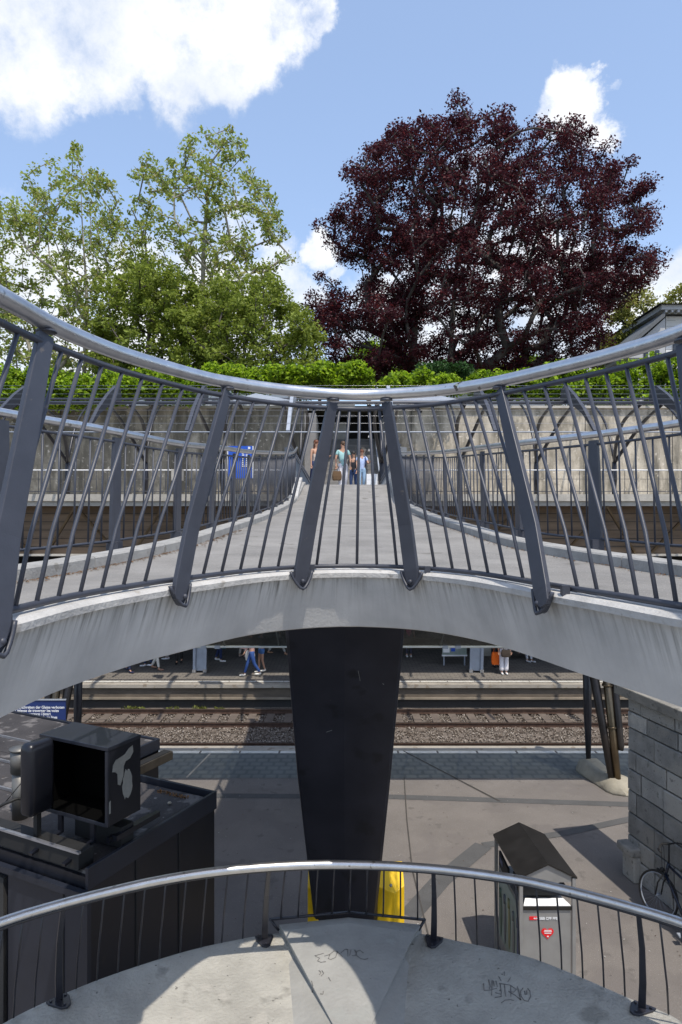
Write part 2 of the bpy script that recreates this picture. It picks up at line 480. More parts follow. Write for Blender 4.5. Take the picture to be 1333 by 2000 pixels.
M['debris'] = mat('leaf_litter', (.20, .10, .035), .95, 0, .5, 40, .6, 90)
M['slab'] = mat('stained_cast_concrete', (.36, .345, .305), .85, 0, .22, 2.4, .5, 45, spots=[(5, .60, (.37, .35, .31)), (3.1, .60, (.25, .24, .21)), (26, .68, (.12, .115, .10)), (70, .72, (.09, .085, .075))])
M['slab2'] = mat('blue_grey_smooth_concrete', (.30, .295, .275), .8, 0, .14, 3, .3, 40, spots=[(7, .62, (.30, .30, .28)), (26, .70, (.16, .155, .15))])
M['asphalt'] = mat('platform_asphalt', (.165, .149, .136), .9, 0, .13, .8, .45, 55, spots=[(45, .62, (.25, .232, .21)), (.7, .52, (.15, .135, .125)), (3, .62, (.13, .118, .108)), (7, .70, (.085, .078, .072)), (14, .70, (.065, .06, .055)), (60, .72, (.42, .41, .39))])
M['asphalt2'] = mat('darker_asphalt', (.085, .085, .085), .9, 0, .15, 2, .4, 60)
M['joint'] = mat('tar_joint', (.06, .055, .05), .9, 0, .2, 6)
M['tactile'] = mat_tactile()
M['white_line'] = mat('worn_white_line_paint', (.58, .57, .52), .8, 0, .14, 5, 0, 40, spots=[(14, .66, (.38, .36, .32))])
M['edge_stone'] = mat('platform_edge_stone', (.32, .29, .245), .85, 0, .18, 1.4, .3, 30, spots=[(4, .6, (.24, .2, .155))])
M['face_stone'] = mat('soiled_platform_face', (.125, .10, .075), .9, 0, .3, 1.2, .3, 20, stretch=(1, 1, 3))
M['foot_stone'] = mat('soiled_footing', (.24, .20, .15), .9, 0, .3, 1.2, .3, 20)
M['pavers'] = mat_pavers()
M['ballast'] = mat('rusty_ballast', (.15, .125, .105), .95, 0, .4, 16, 1.0, 30, spots=[(11, .60, (.085, .065, .05))])
M['stones'] = mat_leaf('ballast_stones', [(.06, .045, .036), (.12, .095, .075), (.19, .16, .13), (.34, .30, .26)], 0, .9)
M['rail'] = mat('rusty_rail_steel', (.085, .05, .035), .7, .3, .3, 8)
M['railtop'] = mat('worn_rail_head', (.22, .19, .17), .35, .9, .1, 8)
M['sleeper'] = mat('weathered_sleeper', (.125, .10, .082), .9, 0, .2, 5)
M['dark'] = mat('near_black_matt', (.03, .029, .028), .8, 0, .2, 2)
M['brown'] = mat('brown_timber_cladding', (.17, .115, .072), .75, 0, .3, 1.2, .3, 20, stretch=(.4, 1, 5))
M['ledge'] = mat('pale_concrete_ledge', (.40, .375, .33), .85, 0, .2, 2, .3, 30)
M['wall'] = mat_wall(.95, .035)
M['wall_dark'] = mat_wall(.72, .07)  # same concrete, darker overall with wider dark streaks, for the left wall
M['granite'] = mat('grey_granite_ashlar', (.29, .285, .265), .85, 0, .25, 3.5, .7, 28, spots=[(1.2, .56, (.35, .335, .30)), (9, .62, (.19, .185, .17)), (30, .66, (.12, .118, .11))])
M['granite'] = M['granite']
_g = M['granite']; _N, _L = _g.node_tree.nodes, _g.node_tree.links; _b = _N['Principled BSDF']
_src = _b.inputs['Base Color'].links[0].from_socket
_ge = _N.new('ShaderNodeNewGeometry'); _mr = _N.new('ShaderNodeMapRange'); _L.new(_ge.outputs['Random Per Island'], _mr.inputs['Value']); _mr.inputs['To Min'].default_value = .62; _mr.inputs['To Max'].default_value = 1.25
_vm = _N.new('ShaderNodeVectorMath'); _vm.operation = 'SCALE'; _L.new(_src, _vm.inputs[0]); _L.new(_mr.outputs[0], _vm.inputs['Scale']); _L.new(_vm.outputs[0], _b.inputs['Base Color'])
M['coping'] = mat('weathered_coping_stone', (.22, .205, .175), .9, 0, .25, 3, .5, 30, spots=[(6, .6, (.14, .13, .11))])
M['mortar'] = mat('dark_mortar', (.055, .052, .048), .95, 0, .2, 8)
M['bronze'] = mat('brown_coated_steel', (.16, .12, .075), .33, .85, .2, 3, .03, 50)
M['darkbronze'] = mat('dark_bronze_steel', (.045, .038, .034), .4, .5, .2, 3)
M['void'] = mat('matt_black_lining', (.003, .003, .003), 1.0, 0, .1, 3, spec=.02)
M['footing'] = mat('sand_coloured_concrete', (.33, .30, .235), .85, 0, .15, 4, .4, 30, spots=[(6, .6, (.30, .26, .18))])
M['yellow'] = mat('yellow_gloss_paint', (.80, .50, .012), .45, 0, .06, 4)
M['steelbin'] = mat('matt_grey_steel_panel', (.34, .335, .325), .42, .45, .08, 5)
M['roofdark'] = mat('dark_bronze_sheet', (.038, .035, .032), .38, .5, .2, 4)
M['white'] = mat('white_enamel', (.80, .80, .80), .4, 0, .04, 5)
M['red'] = mat('red_sticker', (.75, .012, .018), .45, 0, .04, 5)
M['blue'] = mat('blue_sign_face', (.012, .085, .50), .4, 0, .05, 5)
M['navy'] = mat('navy_sign_face', (.012, .03, .13), .4, 0, .05, 5)
M['textwhite'] = mat('white_lettering', (.78, .80, .82), .5, 0, .02, 5)
M['ink'] = mat('faded_marker_ink', (.15, .145, .14), .8, 0, .3, 60)
M['green_poster'] = mat('pale_green_print', (.24, .29, .26), .5, 0, .2, 3)
M['kiosk'] = mat('anthracite_sheet_metal', (.009, .010, .015), .33, .1, .2, 1.1, .04, 8, spots=[(3.2, .66, (.018, .017, .018)), (42, .74, (.10, .09, .08))])
M['kioskfront'] = mat('slate_grey_sheet_metal', (.019, .022, .032), .36, .1, .14, 2, .04, 10)
M['roof'] = mat('dirty_roofing_felt', (.040, .036, .036), .8, 0, .35, 2.0, .4, 30, spots=[(3.0, .56, (.13, .12, .115)), (12, .66, (.19, .18, .17)), (9, .70, (.05, .035, .02))])
M['seam'] = mat('metal_roof_seam', (.42, .42, .44), .4, .8, .1, 8)
M['gutter'] = mat('aged_zinc_gutter', (.075, .064, .05), .5, .6, .2, 6)
M['glue'] = mat('paint_flaked_patch', (.24, .24, .225), .85, 0, .12, 12)
M['rubber'] = mat('black_rubber', (.012, .012, .012), .7, 0, .2, 8)
M['vent'] = mat('galvanised_sheet', (.15, .145, .135), .5, .6, .2, 5)
M['canopyglass'] = mat_glass('dusty_canopy_glass', (.09, .095, .09), .36, .25)
M['whitepipe'] = mat('pale_painted_pipe', (.60, .62, .58), .45, 0, .08, 3)
M['greysteel'] = mat('pale_grey_blue_steel', (.30, .33, .38), .5, .1, .1, 4)
M['stucco'] = mat('white_stucco', (.68, .68, .68), .85, 0, .05, 2)
M['stucco2'] = mat('pale_grey_stucco', (.45, .46, .48), .85, 0, .05, 2)
M['slate'] = mat('slate_roof', (.11, .12, .13), .7, 0, .2, 6)
M['shutter'] = mat('dark_window_glass', (.03, .035, .05), .2, 0, .1, 3)
M['bark'] = mat('grey_brown_bark', (.065, .055, .048), .9, 0, .3, 4, .6, 20, stretch=(1, 1, .3))
M['bark2'] = mat('pale_plane_bark', (.26, .24, .19), .9, 0, .3, 3, .4, 20)
M['soil'] = mat('terrace_ground', (.09, .085, .05), .95, 0, .3, .6, .3, 10)
M['stonepanel'] = mat('blue_grey_stair_panel', (.20, .215, .235), .7, 0, .12, 3, .1, 20)
M['step'] = mat('concrete_step', (.22, .21, .20), .85, 0, .15, 4)
M['litter'] = mat_leaf('litter_scraps', [(.05, .03, .02), (.12, .08, .05), (.45, .44, .42), (.06, .05, .05)], 0, .9)
LEAF = {
    'beech': mat_leaf('copper_beech_leaves', [(.030, .009, .015), (.052, .012, .019), (.078, .015, .021), (.055, .018, .026), (.15, .028, .03)], .38),
    'plane': mat_leaf('plane_tree_leaves', [(.19, .25, .045), (.27, .34, .07), (.36, .43, .11), (.33, .29, .09)], .5),
    'dense': mat_leaf('mid_green_leaves', [(.15, .20, .03), (.22, .28, .045), (.31, .37, .07)], .48),
    'conifer': mat_leaf('yellow_green_leaves', [(.17, .19, .03), (.26, .28, .06), (.36, .33, .10)], .4),
    'vine': mat_leaf('wisteria_leaves', [(.05, .09, .012), (.12, .20, .014), (.22, .36, .016), (.34, .50, .02), (.40, .52, .05)], .5),
    'dark': mat_leaf('dark_shrub_leaves', [(.02, .055, .015), (.035, .09, .02), (.05, .12, .03)], .25),
    'weed': mat_leaf('weed_leaves', [(.10, .12, .02), (.16, .17, .04)], .3),
}

# ================================================================== GROUND, TRACKS, PLATFORMS
g = MB()
# one sheet to the horizon, notched by the track bed between y 18.07 and 24.65 (a trench)
X0, X1 = -400, 400
g.add([(X0, -60, 0), (X1, -60, 0), (X1, 18.0, 0), (X0, 18.0, 0)], [(0, 1, 2, 3)])
struct('platform_ground', g, M['asphalt'], recalc=False)
# far ground beyond
g = MB(); g.add([(X0, 31.0, -.02), (X1, 31.0, -.02), (X1, 1500, -.02), (X0, 1500, -.02)], [(0, 1, 2, 3)])
struct('ground', g, M['soil'], recalc=False)
# track bed (ballast base)
g = MB()
nx, ny = 160, 26
vs = []; fs = []
for j in range(ny + 1):
    y = 17.9 + 6.9 * j / ny
    for i in range(nx + 1):
        x = -60 + 120 * i / nx
        # ballast slopes into a shallow hollow between the tracks
        z = -.80 + .05 * math.exp(-((y - 21.2) / .8) ** 2) + random.uniform(-.02, .02)
        if abs(y - 24.4) < .5: z -= .12
        vs.append((x, y, z))
for j in range(ny):
    for i in range(nx):
        a = j * (nx + 1) + i; fs.append((a, a + 1, a + nx + 2, a + nx + 1))
g.add(vs, fs); struct('track_bed', g, M['ballast'], recalc=False)
g = MB(); g.box((0, 17.95, -.5), (120, .3, .92)); struct('platform_wall', g, M['edge_stone'])

def scatter_stones():
    n = 24000
    x = rng.uniform(-11, 11, n); y = rng.uniform(18.2, 24.3, n)
    keep = np.ones(n, bool)
    x, y = x[keep], y[keep]; n = len(x)
    z = -.762 + .05 * np.exp(-((y - 21.2) / .8) ** 2) - .12 * (np.abs(y - 24.4) < .5)
    base = np.array([[1, 0, 0], [-.5, .87, 0], [-.5, -.87, 0], [0, 0, .8], [0.1, .1, -.8]])
    s = rng.uniform(.02, .044, (n, 1, 1)) * rng.uniform(.7, 1.3, (n, 5, 3))
    a = rng.uniform(0, 6.28, n); ca, sa = np.cos(a), np.sin(a)
    b = base[None] * s
    bx = b[..., 0] * ca[:, None] - b[..., 1] * sa[:, None]; by = b[..., 0] * sa[:, None] + b[..., 1] * ca[:, None]
    v = np.stack([bx + x[:, None], by + y[:, None], b[..., 2] + z[:, None]], -1).reshape(-1, 3)
    f = np.array([[0, 1, 3], [1, 2, 3], [2, 0, 3], [1, 0, 4], [2, 1, 4], [0, 2, 4]])
    F = (f[None] + (np.arange(n) * 5)[:, None, None]).reshape(-1, 3)
    me = mesh_np('ballast_stones', v, F)
    me.materials.append(M['stones'])
    o = bpy.data.objects.new('ballast_stones', me); COL.objects.link(o)
    tag(o, 'grey and rusty ballast stones lying between and beside the rails', 'ballast', kind='stuff')

def mesh_np(name, v, F):
    me = bpy.data.meshes.new(name)
    k = F.shape[1]
    me.vertices.add(len(v)); me.vertices.foreach_set('co', np.ascontiguousarray(v, dtype=np.float32).ravel())
    me.loops.add(F.size); me.loops.foreach_set('vertex_index', np.ascontiguousarray(F, dtype=np.int32).ravel())
    me.polygons.add(len(F)); me.polygons.foreach_set('loop_start', np.arange(0, F.size, k, dtype=np.int32))
    me.polygons.foreach_set('loop_total', np.full(len(F), k, dtype=np.int32))
    me.update(calc_edges=True)
    return me
scatter_stones()

def railway(yc, label):
    t = thing('railway_track', label, 'railway track', (0, yc, -.8), 'railway tracks')
    for yy in (yc - .75, yc + .75):
        r = MB(); r.box((0, yy, -.735), (110, .13, .02)); r.box((0, yy, -.675), (110, .025, .10)); r.box((0, yy, -.61), (110, .072, .03))
        ro = obj('rail', r, M['rail'], t)
        h = MB(); h.box((0, yy, -.592), (110, .05, .006)); obj('rail_head', h, M['railtop'], ro)
    x = -11.7
    while x < 11.8:
        s = MB(); s.box((x, yc, -.775), (.26, 2.4, .09)); obj('sleeper', s, M['sleeper'], t)
        x += .62
railway(19.32, 'near railway track, mostly hidden below the near platform edge')
railway(22.75, 'far railway track running along the foot of the far platform')

# near platform edge strips
g = MB(); g.box((0, 17.86, .006), (120, .36, .02)); struct('platform_edge', g, M['edge_stone'])
for i, x in enumerate(np.arange(-12.3, 12.4, 1.02)):
    g = MB(); g.box((x, 17.60, .005), (.965, .16, .010))
    solo('edge_line', g, M['white_line'], 'white painted safety dashes along the near platform edge', 'line marking', 'white edge line of the near platform')
g = MB(); g.add([(-60, 15.88, .004), (60, 15.88, .004), (60, 17.52, .004), (-60, 17.52, .004)], [(0, 1, 2, 3)]); struct('platform_strip', g, M['tactile'], recalc=False)
# tar joints, dark strips and patches
def strip(name, pts, w, m, z=.008):
    g = MB()
    for (a, b) in zip(pts, pts[1:]):
        a = Vector((a[0], a[1], 0)); b = Vector((b[0], b[1], 0)); d = (b - a).normalized(); n = Vector((-d.y, d.x, 0)) * w / 2
        zz = Vector((0, 0, z))
        g.add([a - n + zz, b - n + zz, b + n + zz, a + n + zz], [(0, 1, 2, 3)])
    struct(name, g, m, recalc=False)
def G(px, py): 
    Y = 1333 * CAMZ / (py - 1000.0); return ((px - 666.5) / 1333 * Y, Y)
strip('dark_ground_strip', [(-30, 15.3), G(770, 1557), G(1300, 1574), (40, 13.9)], .24, M['asphalt2'], .005)  # plain darker strip laid across the near platform
strip('asphalt_patch', [G(800, 1790), G(860, 1722)], .34, M['asphalt2'], .0055)
strip('asphalt_patch', [G(860, 1722), G(945, 1652)], .34, M['asphalt2'], .0075)
strip('asphalt_patch', [G(945, 1652), G(1100, 1629), G(1235, 1600)], .20, M['asphalt2'], .0095)
strip('expansion_joint', [G(790, 1520), G(795, 1600), G(806, 1700), (1.3, 9)], .022, M['joint'], .012)
strip('expansion_joint', [(-3.35, 17.5), (-3.6, 15.9)], .05, M['edge_stone'], .011)
strip('expansion_joint', [(1.6, 17.7), (3.4, 14.6)], .04, M['joint'], .013)

def litter(n, x0, x1, y0, y1, z, lab):
    x = rng.uniform(x0, x1, n); y = rng.uniform(y0, y1, n); s = rng.uniform(.006, .02, n); a = rng.uniform(0, 6.3, n)
    c_, d_ = np.cos(a) * s, np.sin(a) * s
    v = np.stack([np.stack([x - c_, y - d_, z + 0 * x], 1), np.stack([x + d_ * .5, y - c_ * .5, z + .004 + 0 * x], 1), np.stack([x + c_, y + d_, z + 0 * x], 1), np.stack([x - d_ * .5, y + c_ * .5, z + .005 + 0 * x], 1)], 1).reshape(-1, 3)
    me = mesh_np('litter', v, np.arange(n * 4).reshape(-1, 4)); me.materials.append(M['litter'])
    o = bpy.data.objects.new('litter', me); COL.objects.link(o); tag(o, lab, 'litter', kind='stuff')
litter(420, -4, 7, 7.5, 17.5, .010, 'tiny scraps of litter and dry leaves scattered over the near platform')
litter(160, -8, 8, 25, 29, -.014, 'tiny scraps of litter scattered over the far platform')
# far platform: body, edge face, white line
g = MB(); g.box((0, 33.34, -.52), (140, 17.0, 1.0)); struct('platform', g, M['pavers'])
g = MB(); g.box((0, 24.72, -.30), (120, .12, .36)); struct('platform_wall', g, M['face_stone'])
g = MB(); g.box((0, 24.70, -.075), (120, .30, .12)); struct('platform_edge', g, M['edge_stone'])
g = MB(); g.box((0, 24.68, -.53), (120, .14, .08)); struct('platform_footing', g, M['foot_stone'])
g = MB(); g.box((0, 24.80, -.72), (120, .1, .32)); struct('platform_gap_shade', g, M['dark'])  # dark-coloured box stands for the shade in the gap under the footing
x = -13.6
while x < 13.6:
    g = MB(); g.box((x, 25.02, -.014), (.97, .13, .008))
    solo('edge_line', g, M['white_line'], 'white painted safety dashes along the far platform edge', 'line marking', 'white edge line of the far platform')
    x += 1.0
# weeds at the foot of the far platform, left
def leafcloud(name, centers, radii, per, size, mat_, flat=1.0, droop=0.0, parent=None, sizes=None):
    c = np.asarray(centers, float); rr = np.asarray(radii, float)
    n = len(c) * per
    ci = np.repeat(np.arange(len(c)), per)
    d = rng.normal(size=(n, 3)); d /= np.linalg.norm(d, axis=1)[:, None]
    rad = rng.uniform(0.15, 1, n) ** .6
    p = c[ci] + d * (rr[ci] * rad)[:, None] * np.array([1, 1, flat])
    if droop: p[:, 2] -= rng.uniform(0, droop, n) * rr[ci]
    nrm = rng.normal(size=(n, 3)); nrm[:, 2] = np.abs(nrm[:, 2]) + .35; nrm /= np.linalg.norm(nrm, axis=1)[:, None]
    t = np.cross(nrm, rng.normal(size=(n, 3))); t /= np.linalg.norm(t, axis=1)[:, None]
    b = np.cross(nrm, t)
    s = size * rng.uniform(.55, 1.25, n)[:, None]
    v = np.stack([p - t * s, p - b * s * .55 + nrm * s * .15, p + t * s, p + b * s * .55 + nrm * s * .15], 1).reshape(-1, 3)
    F = np.arange(n * 4).reshape(-1, 4)
    me = mesh_np(name, v, F); me.materials.append(mat_)
    o = bpy.data.objects.new(name, me); COL.objects.link(o)
    if parent is not None: attach(o, parent)
    return o
for (wx, wr) in ((-7.4, .17), (-7.15, .12), (-5.9, .13), (-5.0, .16), (-4.8, .1), (-4.3, .1)):
    base = Vector((wx, 24.0, -.84))
    t = thing('weed', 'small green weed tuft growing in ballast at the foot of the far platform', 'weed', base, 'weeds by the far platform')
    leafcloud('leaves', [base + Vector((random.uniform(-.2, .2), 0, .1)) for _ in range(4)], [wr] * 4, 26, .05, LEAF['weed'], .8, parent=t)
    s = MB()
    for k in range(4): s.tube([base + Vector((.02 * k, 0, -.02)), base + Vector((random.uniform(-.15, .15), 0, .18))], .004, 4)
    obj('stem', s, LEAF['weed'], t)

# ================================================================== FOOTBRIDGE
# inner bow (a U-shaped opening towards the viewer): kerb edge track and handrail track, in plan
ZK = 5.87
BW_in = [(0, 1216), (26, 1210), (160, 1176), (308, 1149), (379, 1139), (500, 1123), (600, 1116), (691, 1114), (800, 1117), (900, 1126), (979, 1138), (1093, 1159), (1200, 1177), (1333, 1201)]
def plan_of(track, K):
    out = []
    for (px, py) in track:
        Y = K / abs(py - 1000.0); out.append(((px - 666.5) / 1333 * Y, Y))
    return out
inner = plan_of(BW_in, (CAMZ - ZK) * 1333)
inner = [(-1.22, .2), (-1.21, .9), (-1.18, 1.6)] + inner + [(1.27, 1.8), (1.31, 1.0), (1.33, .2)]
pxs_in = [-1150, -900, -560] + [p for p, _ in BW_in] + [1600, 2100, 2600]
IN = spline([(a, b, 0) for a, b in inner], 90)
HR_in = [(0, 578), (105, 636), (200, 677), (280, 704), (385, 733.5), (445, 746), (560, 762), (690, 771), (800, 767), (883, 759.5), (970, 746), (1093, 718), (1196, 692), (1333, 649)]
ZH = 6.85
hr = plan_of(HR_in, (ZH - CAMZ) * 1333)
hr = [(-1.13, .2), (-1.11, .8), (-1.07, 1.5)] + hr + [(1.30, 1.9), (1.33, 1.0), (1.35, .2)]
HRP = spline([(a, b, 0) for a, b in hr], 90)

def px_of(p): return 666.5 + 1333 * p.x / max(p.y, .05)
IN_px = [px_of(p) for p in IN]; HR_px = [px_of(p) for p in HRP]
def at_px(curve, pxl, px):
    # valid for the visible middle stretch
    idx = [i for i in range(len(curve)) if curve[i].y > 1.2]
    xs = [pxl[i] for i in idx]
    return Vector((np.interp(px, xs, [curve[i].x for i in idx]), np.interp(px, xs, [curve[i].y for i in idx]), 0))

def kz(y):   # deck height along the bridge
    return interp(y, [0, 4.5, 5.4, 6.5, 8, 10.8, 14.4, 16.3, 17.5, 18.6, 19.4, 20.4, 22, 24], [5.80, 5.80, 5.82, 5.865, 5.95, 6.07, 6.27, 6.44, 6.66, 6.92, 6.98, 6.88, 6.79, 6.79])
Lin = [(-2.55, .2), (-2.35, 1.8), (-2.1, 3.0), (-1.84, 3.9), (-1.74, 4.7), (-1.62, 5.4), (-1.45, 6.5), (-1.32, 8), (-1.2, 10.8), (-1.13, 14.4), (-1.02, 18), (-1.0, 19.3), (-1.15, 21), (-1.45, 23.0)]
Rin = [(2.75, .2), (2.5, 1.8), (2.3, 3.0), (2.12, 4.0), (1.98, 4.8), (1.82, 5.5), (1.60, 6.5), (1.47, 8), (1.38, 10.8), (1.36, 14.4), (1.33, 18), (1.34, 19.3), (1.5, 21), (1.8, 23.0)]
LI = spline([(a, b, 0) for a, b in Lin], 60); RI = spline([(a, b, 0) for a, b in Rin], 60)

bridge = thing('footbridge', 'pale concrete footbridge whose forked deck splits round a bow opening', 'footbridge', (0, 12, 5.4))
# --- deck surface: triangulate polygon rows
def side_x(curve, y): return interp(y, [p.y for p in curve], [p.x for p in curve])
def nrm2(c, i):
    a = c[max(0, i - 1)]; b = c[min(len(c) - 1, i + 1)]; d = (b - a).normalized(); return Vector((-d.y, d.x, 0))   # left-hand normal
def offs(c, d): return [c[i] + nrm2(c, i) * d for i in range(len(c))]
# for IN running left->right (up over the bow) the left-hand normal points away from the opening (outwards)
kerb_back = offs(IN, .13)
dk = MB()
# left branch + right branch strips between kerb_back and outer lines, then stem
half = len(IN) // 2
apex_i = max(range(len(IN)), key=lambda i: IN[i].y)
ys_b = [.2 + k * .2 for k in range(0, 20)]
kbL = [p for p in kerb_back[:apex_i + 1]]; kbR = [p for p in kerb_back[apex_i:]][::-1]
apexY = kerb_back[apex_i].y
NR = 44
rowsL, rowsR = [], []
for k in range(NR):
    y = .2 + (apexY - .2) * (1 - (1 - k / (NR - 1)) ** 1.9)
    xl = interp(y, [p.y for p in kbL], [p.x for p in kbL]); xr = interp(y, [p.y for p in kbR], [p.x for p in kbR])
    if k == NR - 1: xl = xr = kerb_back[apex_i].x
    z = kz(y)
    rowsL.append([Vector((side_x(LI, y), y, z)), Vector((xl, y, z))]); rowsR.append([Vector((xr, y, z)), Vector((side_x(RI, y), y, z))])
for rows in (rowsL, rowsR):
    for a, b in zip(rows, rows[1:]):
        dk.add([a[0], a[1], b[1], b[0]], [(0, 1, 2, 3)], True)
ys = list(np.linspace(apexY, 23.0, 90))
rows = [[Vector((side_x(LI, y), y, kz(y))), Vector((kerb_back[apex_i].x, y, kz(y))), Vector((side_x(RI, y), y, kz(y)))] for y in ys]
for a, b in zip(rows, rows[1:]):
    dk.add([a[0], a[1], b[1], b[0]], [(0, 1, 2, 3)], True); dk.add([a[1], a[2], b[2], b[1]], [(0, 1, 2, 3)], True)
obj('deck_surface', dk, M['deck'], bridge)

# --- inner kerb + undercut fascia as swept profiles (d = distance away from the opening, z)
def sweep_profile(curve, prof, zf=None, closed=True):
    rings = []
    for i, p in enumerate(curve):
        n = nrm2(curve, i); zo = zf(p.y) if zf else 0
        rings.append([p + n * d + Vector((0, 0, z + zo)) for d, z in prof])
    mb = MB(); mb.sweep(rings, closed_ring=closed); return mb
lip = [(-.026, 5.833), (-.028, 5.858), (-.006, 5.872), (.13, 5.876), (.13, 5.833)]
obj('kerb', sweep_profile(IN, lip), M['kerb'], bridge)
fas = [(.0, 5.831), (.10, 5.538), (.122, 5.530), (.62, 5.528), (.62, 5.695), (.14, 5.695), (.126, 5.831)]
bf = obj('bow_fascia', sweep_profile(IN, fas), M['fascia'], bridge)
def add_arc(o, curve):
    acc = [0]
    for a, b in zip(curve, curve[1:]): acc.append(acc[-1] + (b - a).length)
    k = len(o.data.vertices) // len(curve)
    at = o.data.attributes.new('arc', 'FLOAT', 'POINT')
    at.data.foreach_set('value', [acc[i // k] for i in range(len(o.data.vertices))])
add_arc(bf, IN)
# vertical construction joints on the fascia below the posts come later with the posts
# --- outer kerbs: built as separate stones
def outer_kerb(curve, sgn):
    # sgn -1: left side, outside is -x
    i = 0
    n = len(curve)
    step = 3
    while i < n - 1:
        j = min(i + step, n - 1)
        rings = []
        for k in range(i, j + 1):
            p = curve[k]
            q = p.copy()
            nn = nrm2(curve, k); nn = nn if nn.x * sgn > 0 else -nn
            zz = kz(p.y)
            if k == i and i > 0: q = p.lerp(curve[k + 1], .02)
            w = .15
            rings.append([q + Vector((0, 0, zz - .1)), q + Vector((0, 0, zz + .07)), q + nn * .012 + Vector((0, 0, zz + .082)), q + nn * w + Vector((0, 0, zz + .086)), q + nn * w + Vector((0, 0, zz - .1))])
        mb = MB(); mb.sweep(rings)
        obj('kerb_stone', mb, M['kerb2'], bridge)
        i = j
outer_kerb(LI, -1); outer_kerb(RI, 1)
# --- bridge body below deck: outer fascias and soffit
def body_ring(y):
    xl = side_x(LI, y) - .15; xr = side_x(RI, y) + .15; z = kz(y)
    th = interp(y, [4.3, 8], [.268, .45])
    return [(xl, y, z - .09), (xl + .22, y, z - th), (xr - .22, y, z - th), (xr, y, z - .09)]
b_ = MB()
rings = [[Vector(v) for v in body_ring(y)] for y in np.linspace(max(p.y for p in offs(IN, .45)) - .02, 23.0, 50)]
b_.sweep(rings)
obj('deck_slab', b_, M['fascia'], bridge)
ko = offs(IN, .45); kai = max(range(len(ko)), key=lambda i: ko[i].y)
koL = ko[:kai + 1]; koR = ko[kai:][::-1]
for curve, s, kb in ((LI, -1, koL), (RI, 1, koR)):
    b_ = MB(); rings = []
    for y in np.linspace(.2, ko[kai].y, 26):
        xo = side_x(curve, y) + s * .15
        xi = interp(y, [p.y for p in kb], [p.x for p in kb])
        if s * (xo - xi) < .3: xi = xo - s * .3
        z = kz(y)
        rings.append([Vector((xo, y, z - .09)), Vector((xo - s * .22, y, z - .266)), Vector((xi, y, z - .266)), Vector((xi, y, z - .09))])
    b_.sweep(rings); obj('branch_slab', b_, M['fascia'], bridge)
# leaf litter against the left kerb
n = 700
yy = rng.uniform(3.6, 8.5, n); xx = np.array([side_x(LI, y) for y in yy]) + np.abs(rng.normal(0, .05, n)) + .01
zz = np.array([kz(y) for y in yy]) + .006
s = rng.uniform(.004, .014, n)
v = np.stack([np.stack([xx - s, yy, zz], 1), np.stack([xx, yy - s * .7, zz + .003], 1), np.stack([xx + s, yy, zz], 1), np.stack([xx, yy + s * .7, zz + .003], 1)], 1).reshape(-1, 3)
me = mesh_np('leaf_litter', v, np.arange(n * 4).reshape(-1, 4)); me.materials.append(M['debris'])
o = bpy.data.objects.new('leaf_litter', me); COL.objects.link(o); tag(o, 'brown dry leaf litter blown against the left deck kerb', 'leaf litter', kind='stuff')
n = 500
yy = rng.uniform(3.6, 12, n); xx = np.array([side_x(RI, y) for y in yy]) - np.abs(rng.normal(0, .035, n)) - .01
zz = np.array([kz(y) for y in yy]) + .006; s = rng.uniform(.004, .012, n)
v = np.stack([np.stack([xx - s, yy, zz], 1), np.stack([xx, yy - s * .7, zz + .003], 1), np.stack([xx + s, yy, zz], 1), np.stack([xx, yy + s * .7, zz + .003], 1)], 1).reshape(-1, 3)
me = mesh_np('leaf_litter', v, np.arange(n * 4).reshape(-1, 4)); me.materials.append(M['debris'])
o = bpy.data.objects.new('leaf_litter', me); COL.objects.link(o); tag(o, 'brown dry leaf litter along the right deck kerb', 'leaf litter', kind='stuff')

# --- pillar below the bow
pil = MB()
rings = []
for s in np.linspace(0, 1, 14):
    z = 5.50 * (1 - s); y = 7.2 + 2.4 * s
    xl = interp(s, [0, .094, .45, .874, 1], [-.64, -.618, -.54, -.38, -.345]); xr = interp(s, [0, .094, .45, .874, 1], [.725, .705, .615, .49, .455])
    th = interp(s, [0, 1], [.55, .40]); m_ = (xl + xr) / 2
    rings.append([Vector((xl, y + .04, z)), Vector((xl + .04, y, z)), Vector((m_, y - .035, z)), Vector((xr - .04, y, z)), Vector((xr, y + .04, z)), Vector((xr - .16, y + th, z)), Vector((xl + .16, y + th, z))])
pil.sweep(rings)
pp = thing('bridge_pillar', 'broad tapering black pillar leaning under the middle of the footbridge', 'pillar', (.05, 9.7, 0))
obj('shaft', pil, M['blackpaint'], pp, bevel=.01)
q = MB(); q.box((.05, 9.85, .03), (1.1, .8, .06)); obj('base_plate', q, M['blackpaint'], pp)
sl_ = Vector((0, 2.4, -5.5)).normalized()
def on_pillar(px, py, lift=.006):
    Y = 8.2
    for _ in range(10): Y = 7.2 + 2.4 * (1 - (CAMZ - (py - 1000) / 1333 * Y) / 5.5) - .02
    p = P(px, py, Y); return p + Vector((0, -lift, 0))
for (pa, pb_, w_) in ((( 638, 1430), (649, 1426), .007), ((748, 1335), (750, 1337), .009), ((700, 1310), (704, 1330), .003)):
    q = MB(); q.bar(on_pillar(*pa), on_pillar(*pb_), w_, .004); obj('scratch', q, M['glue'], pp)
for k in range(8):
    x = -.42 + (k % 4) * .31; y = 9.50 if k < 4 else 10.2
    q = MB(); q.tube([(x, y, .06), (x, y, .10)], .022, 6); obj('anchor_bolt', q, M['blackpaint'], pp)
q = MB(); q.box((.04, 7.45, 5.44), (1.5, .75, .05)); obj('head_plate', q, M['blackpaint'], pp)


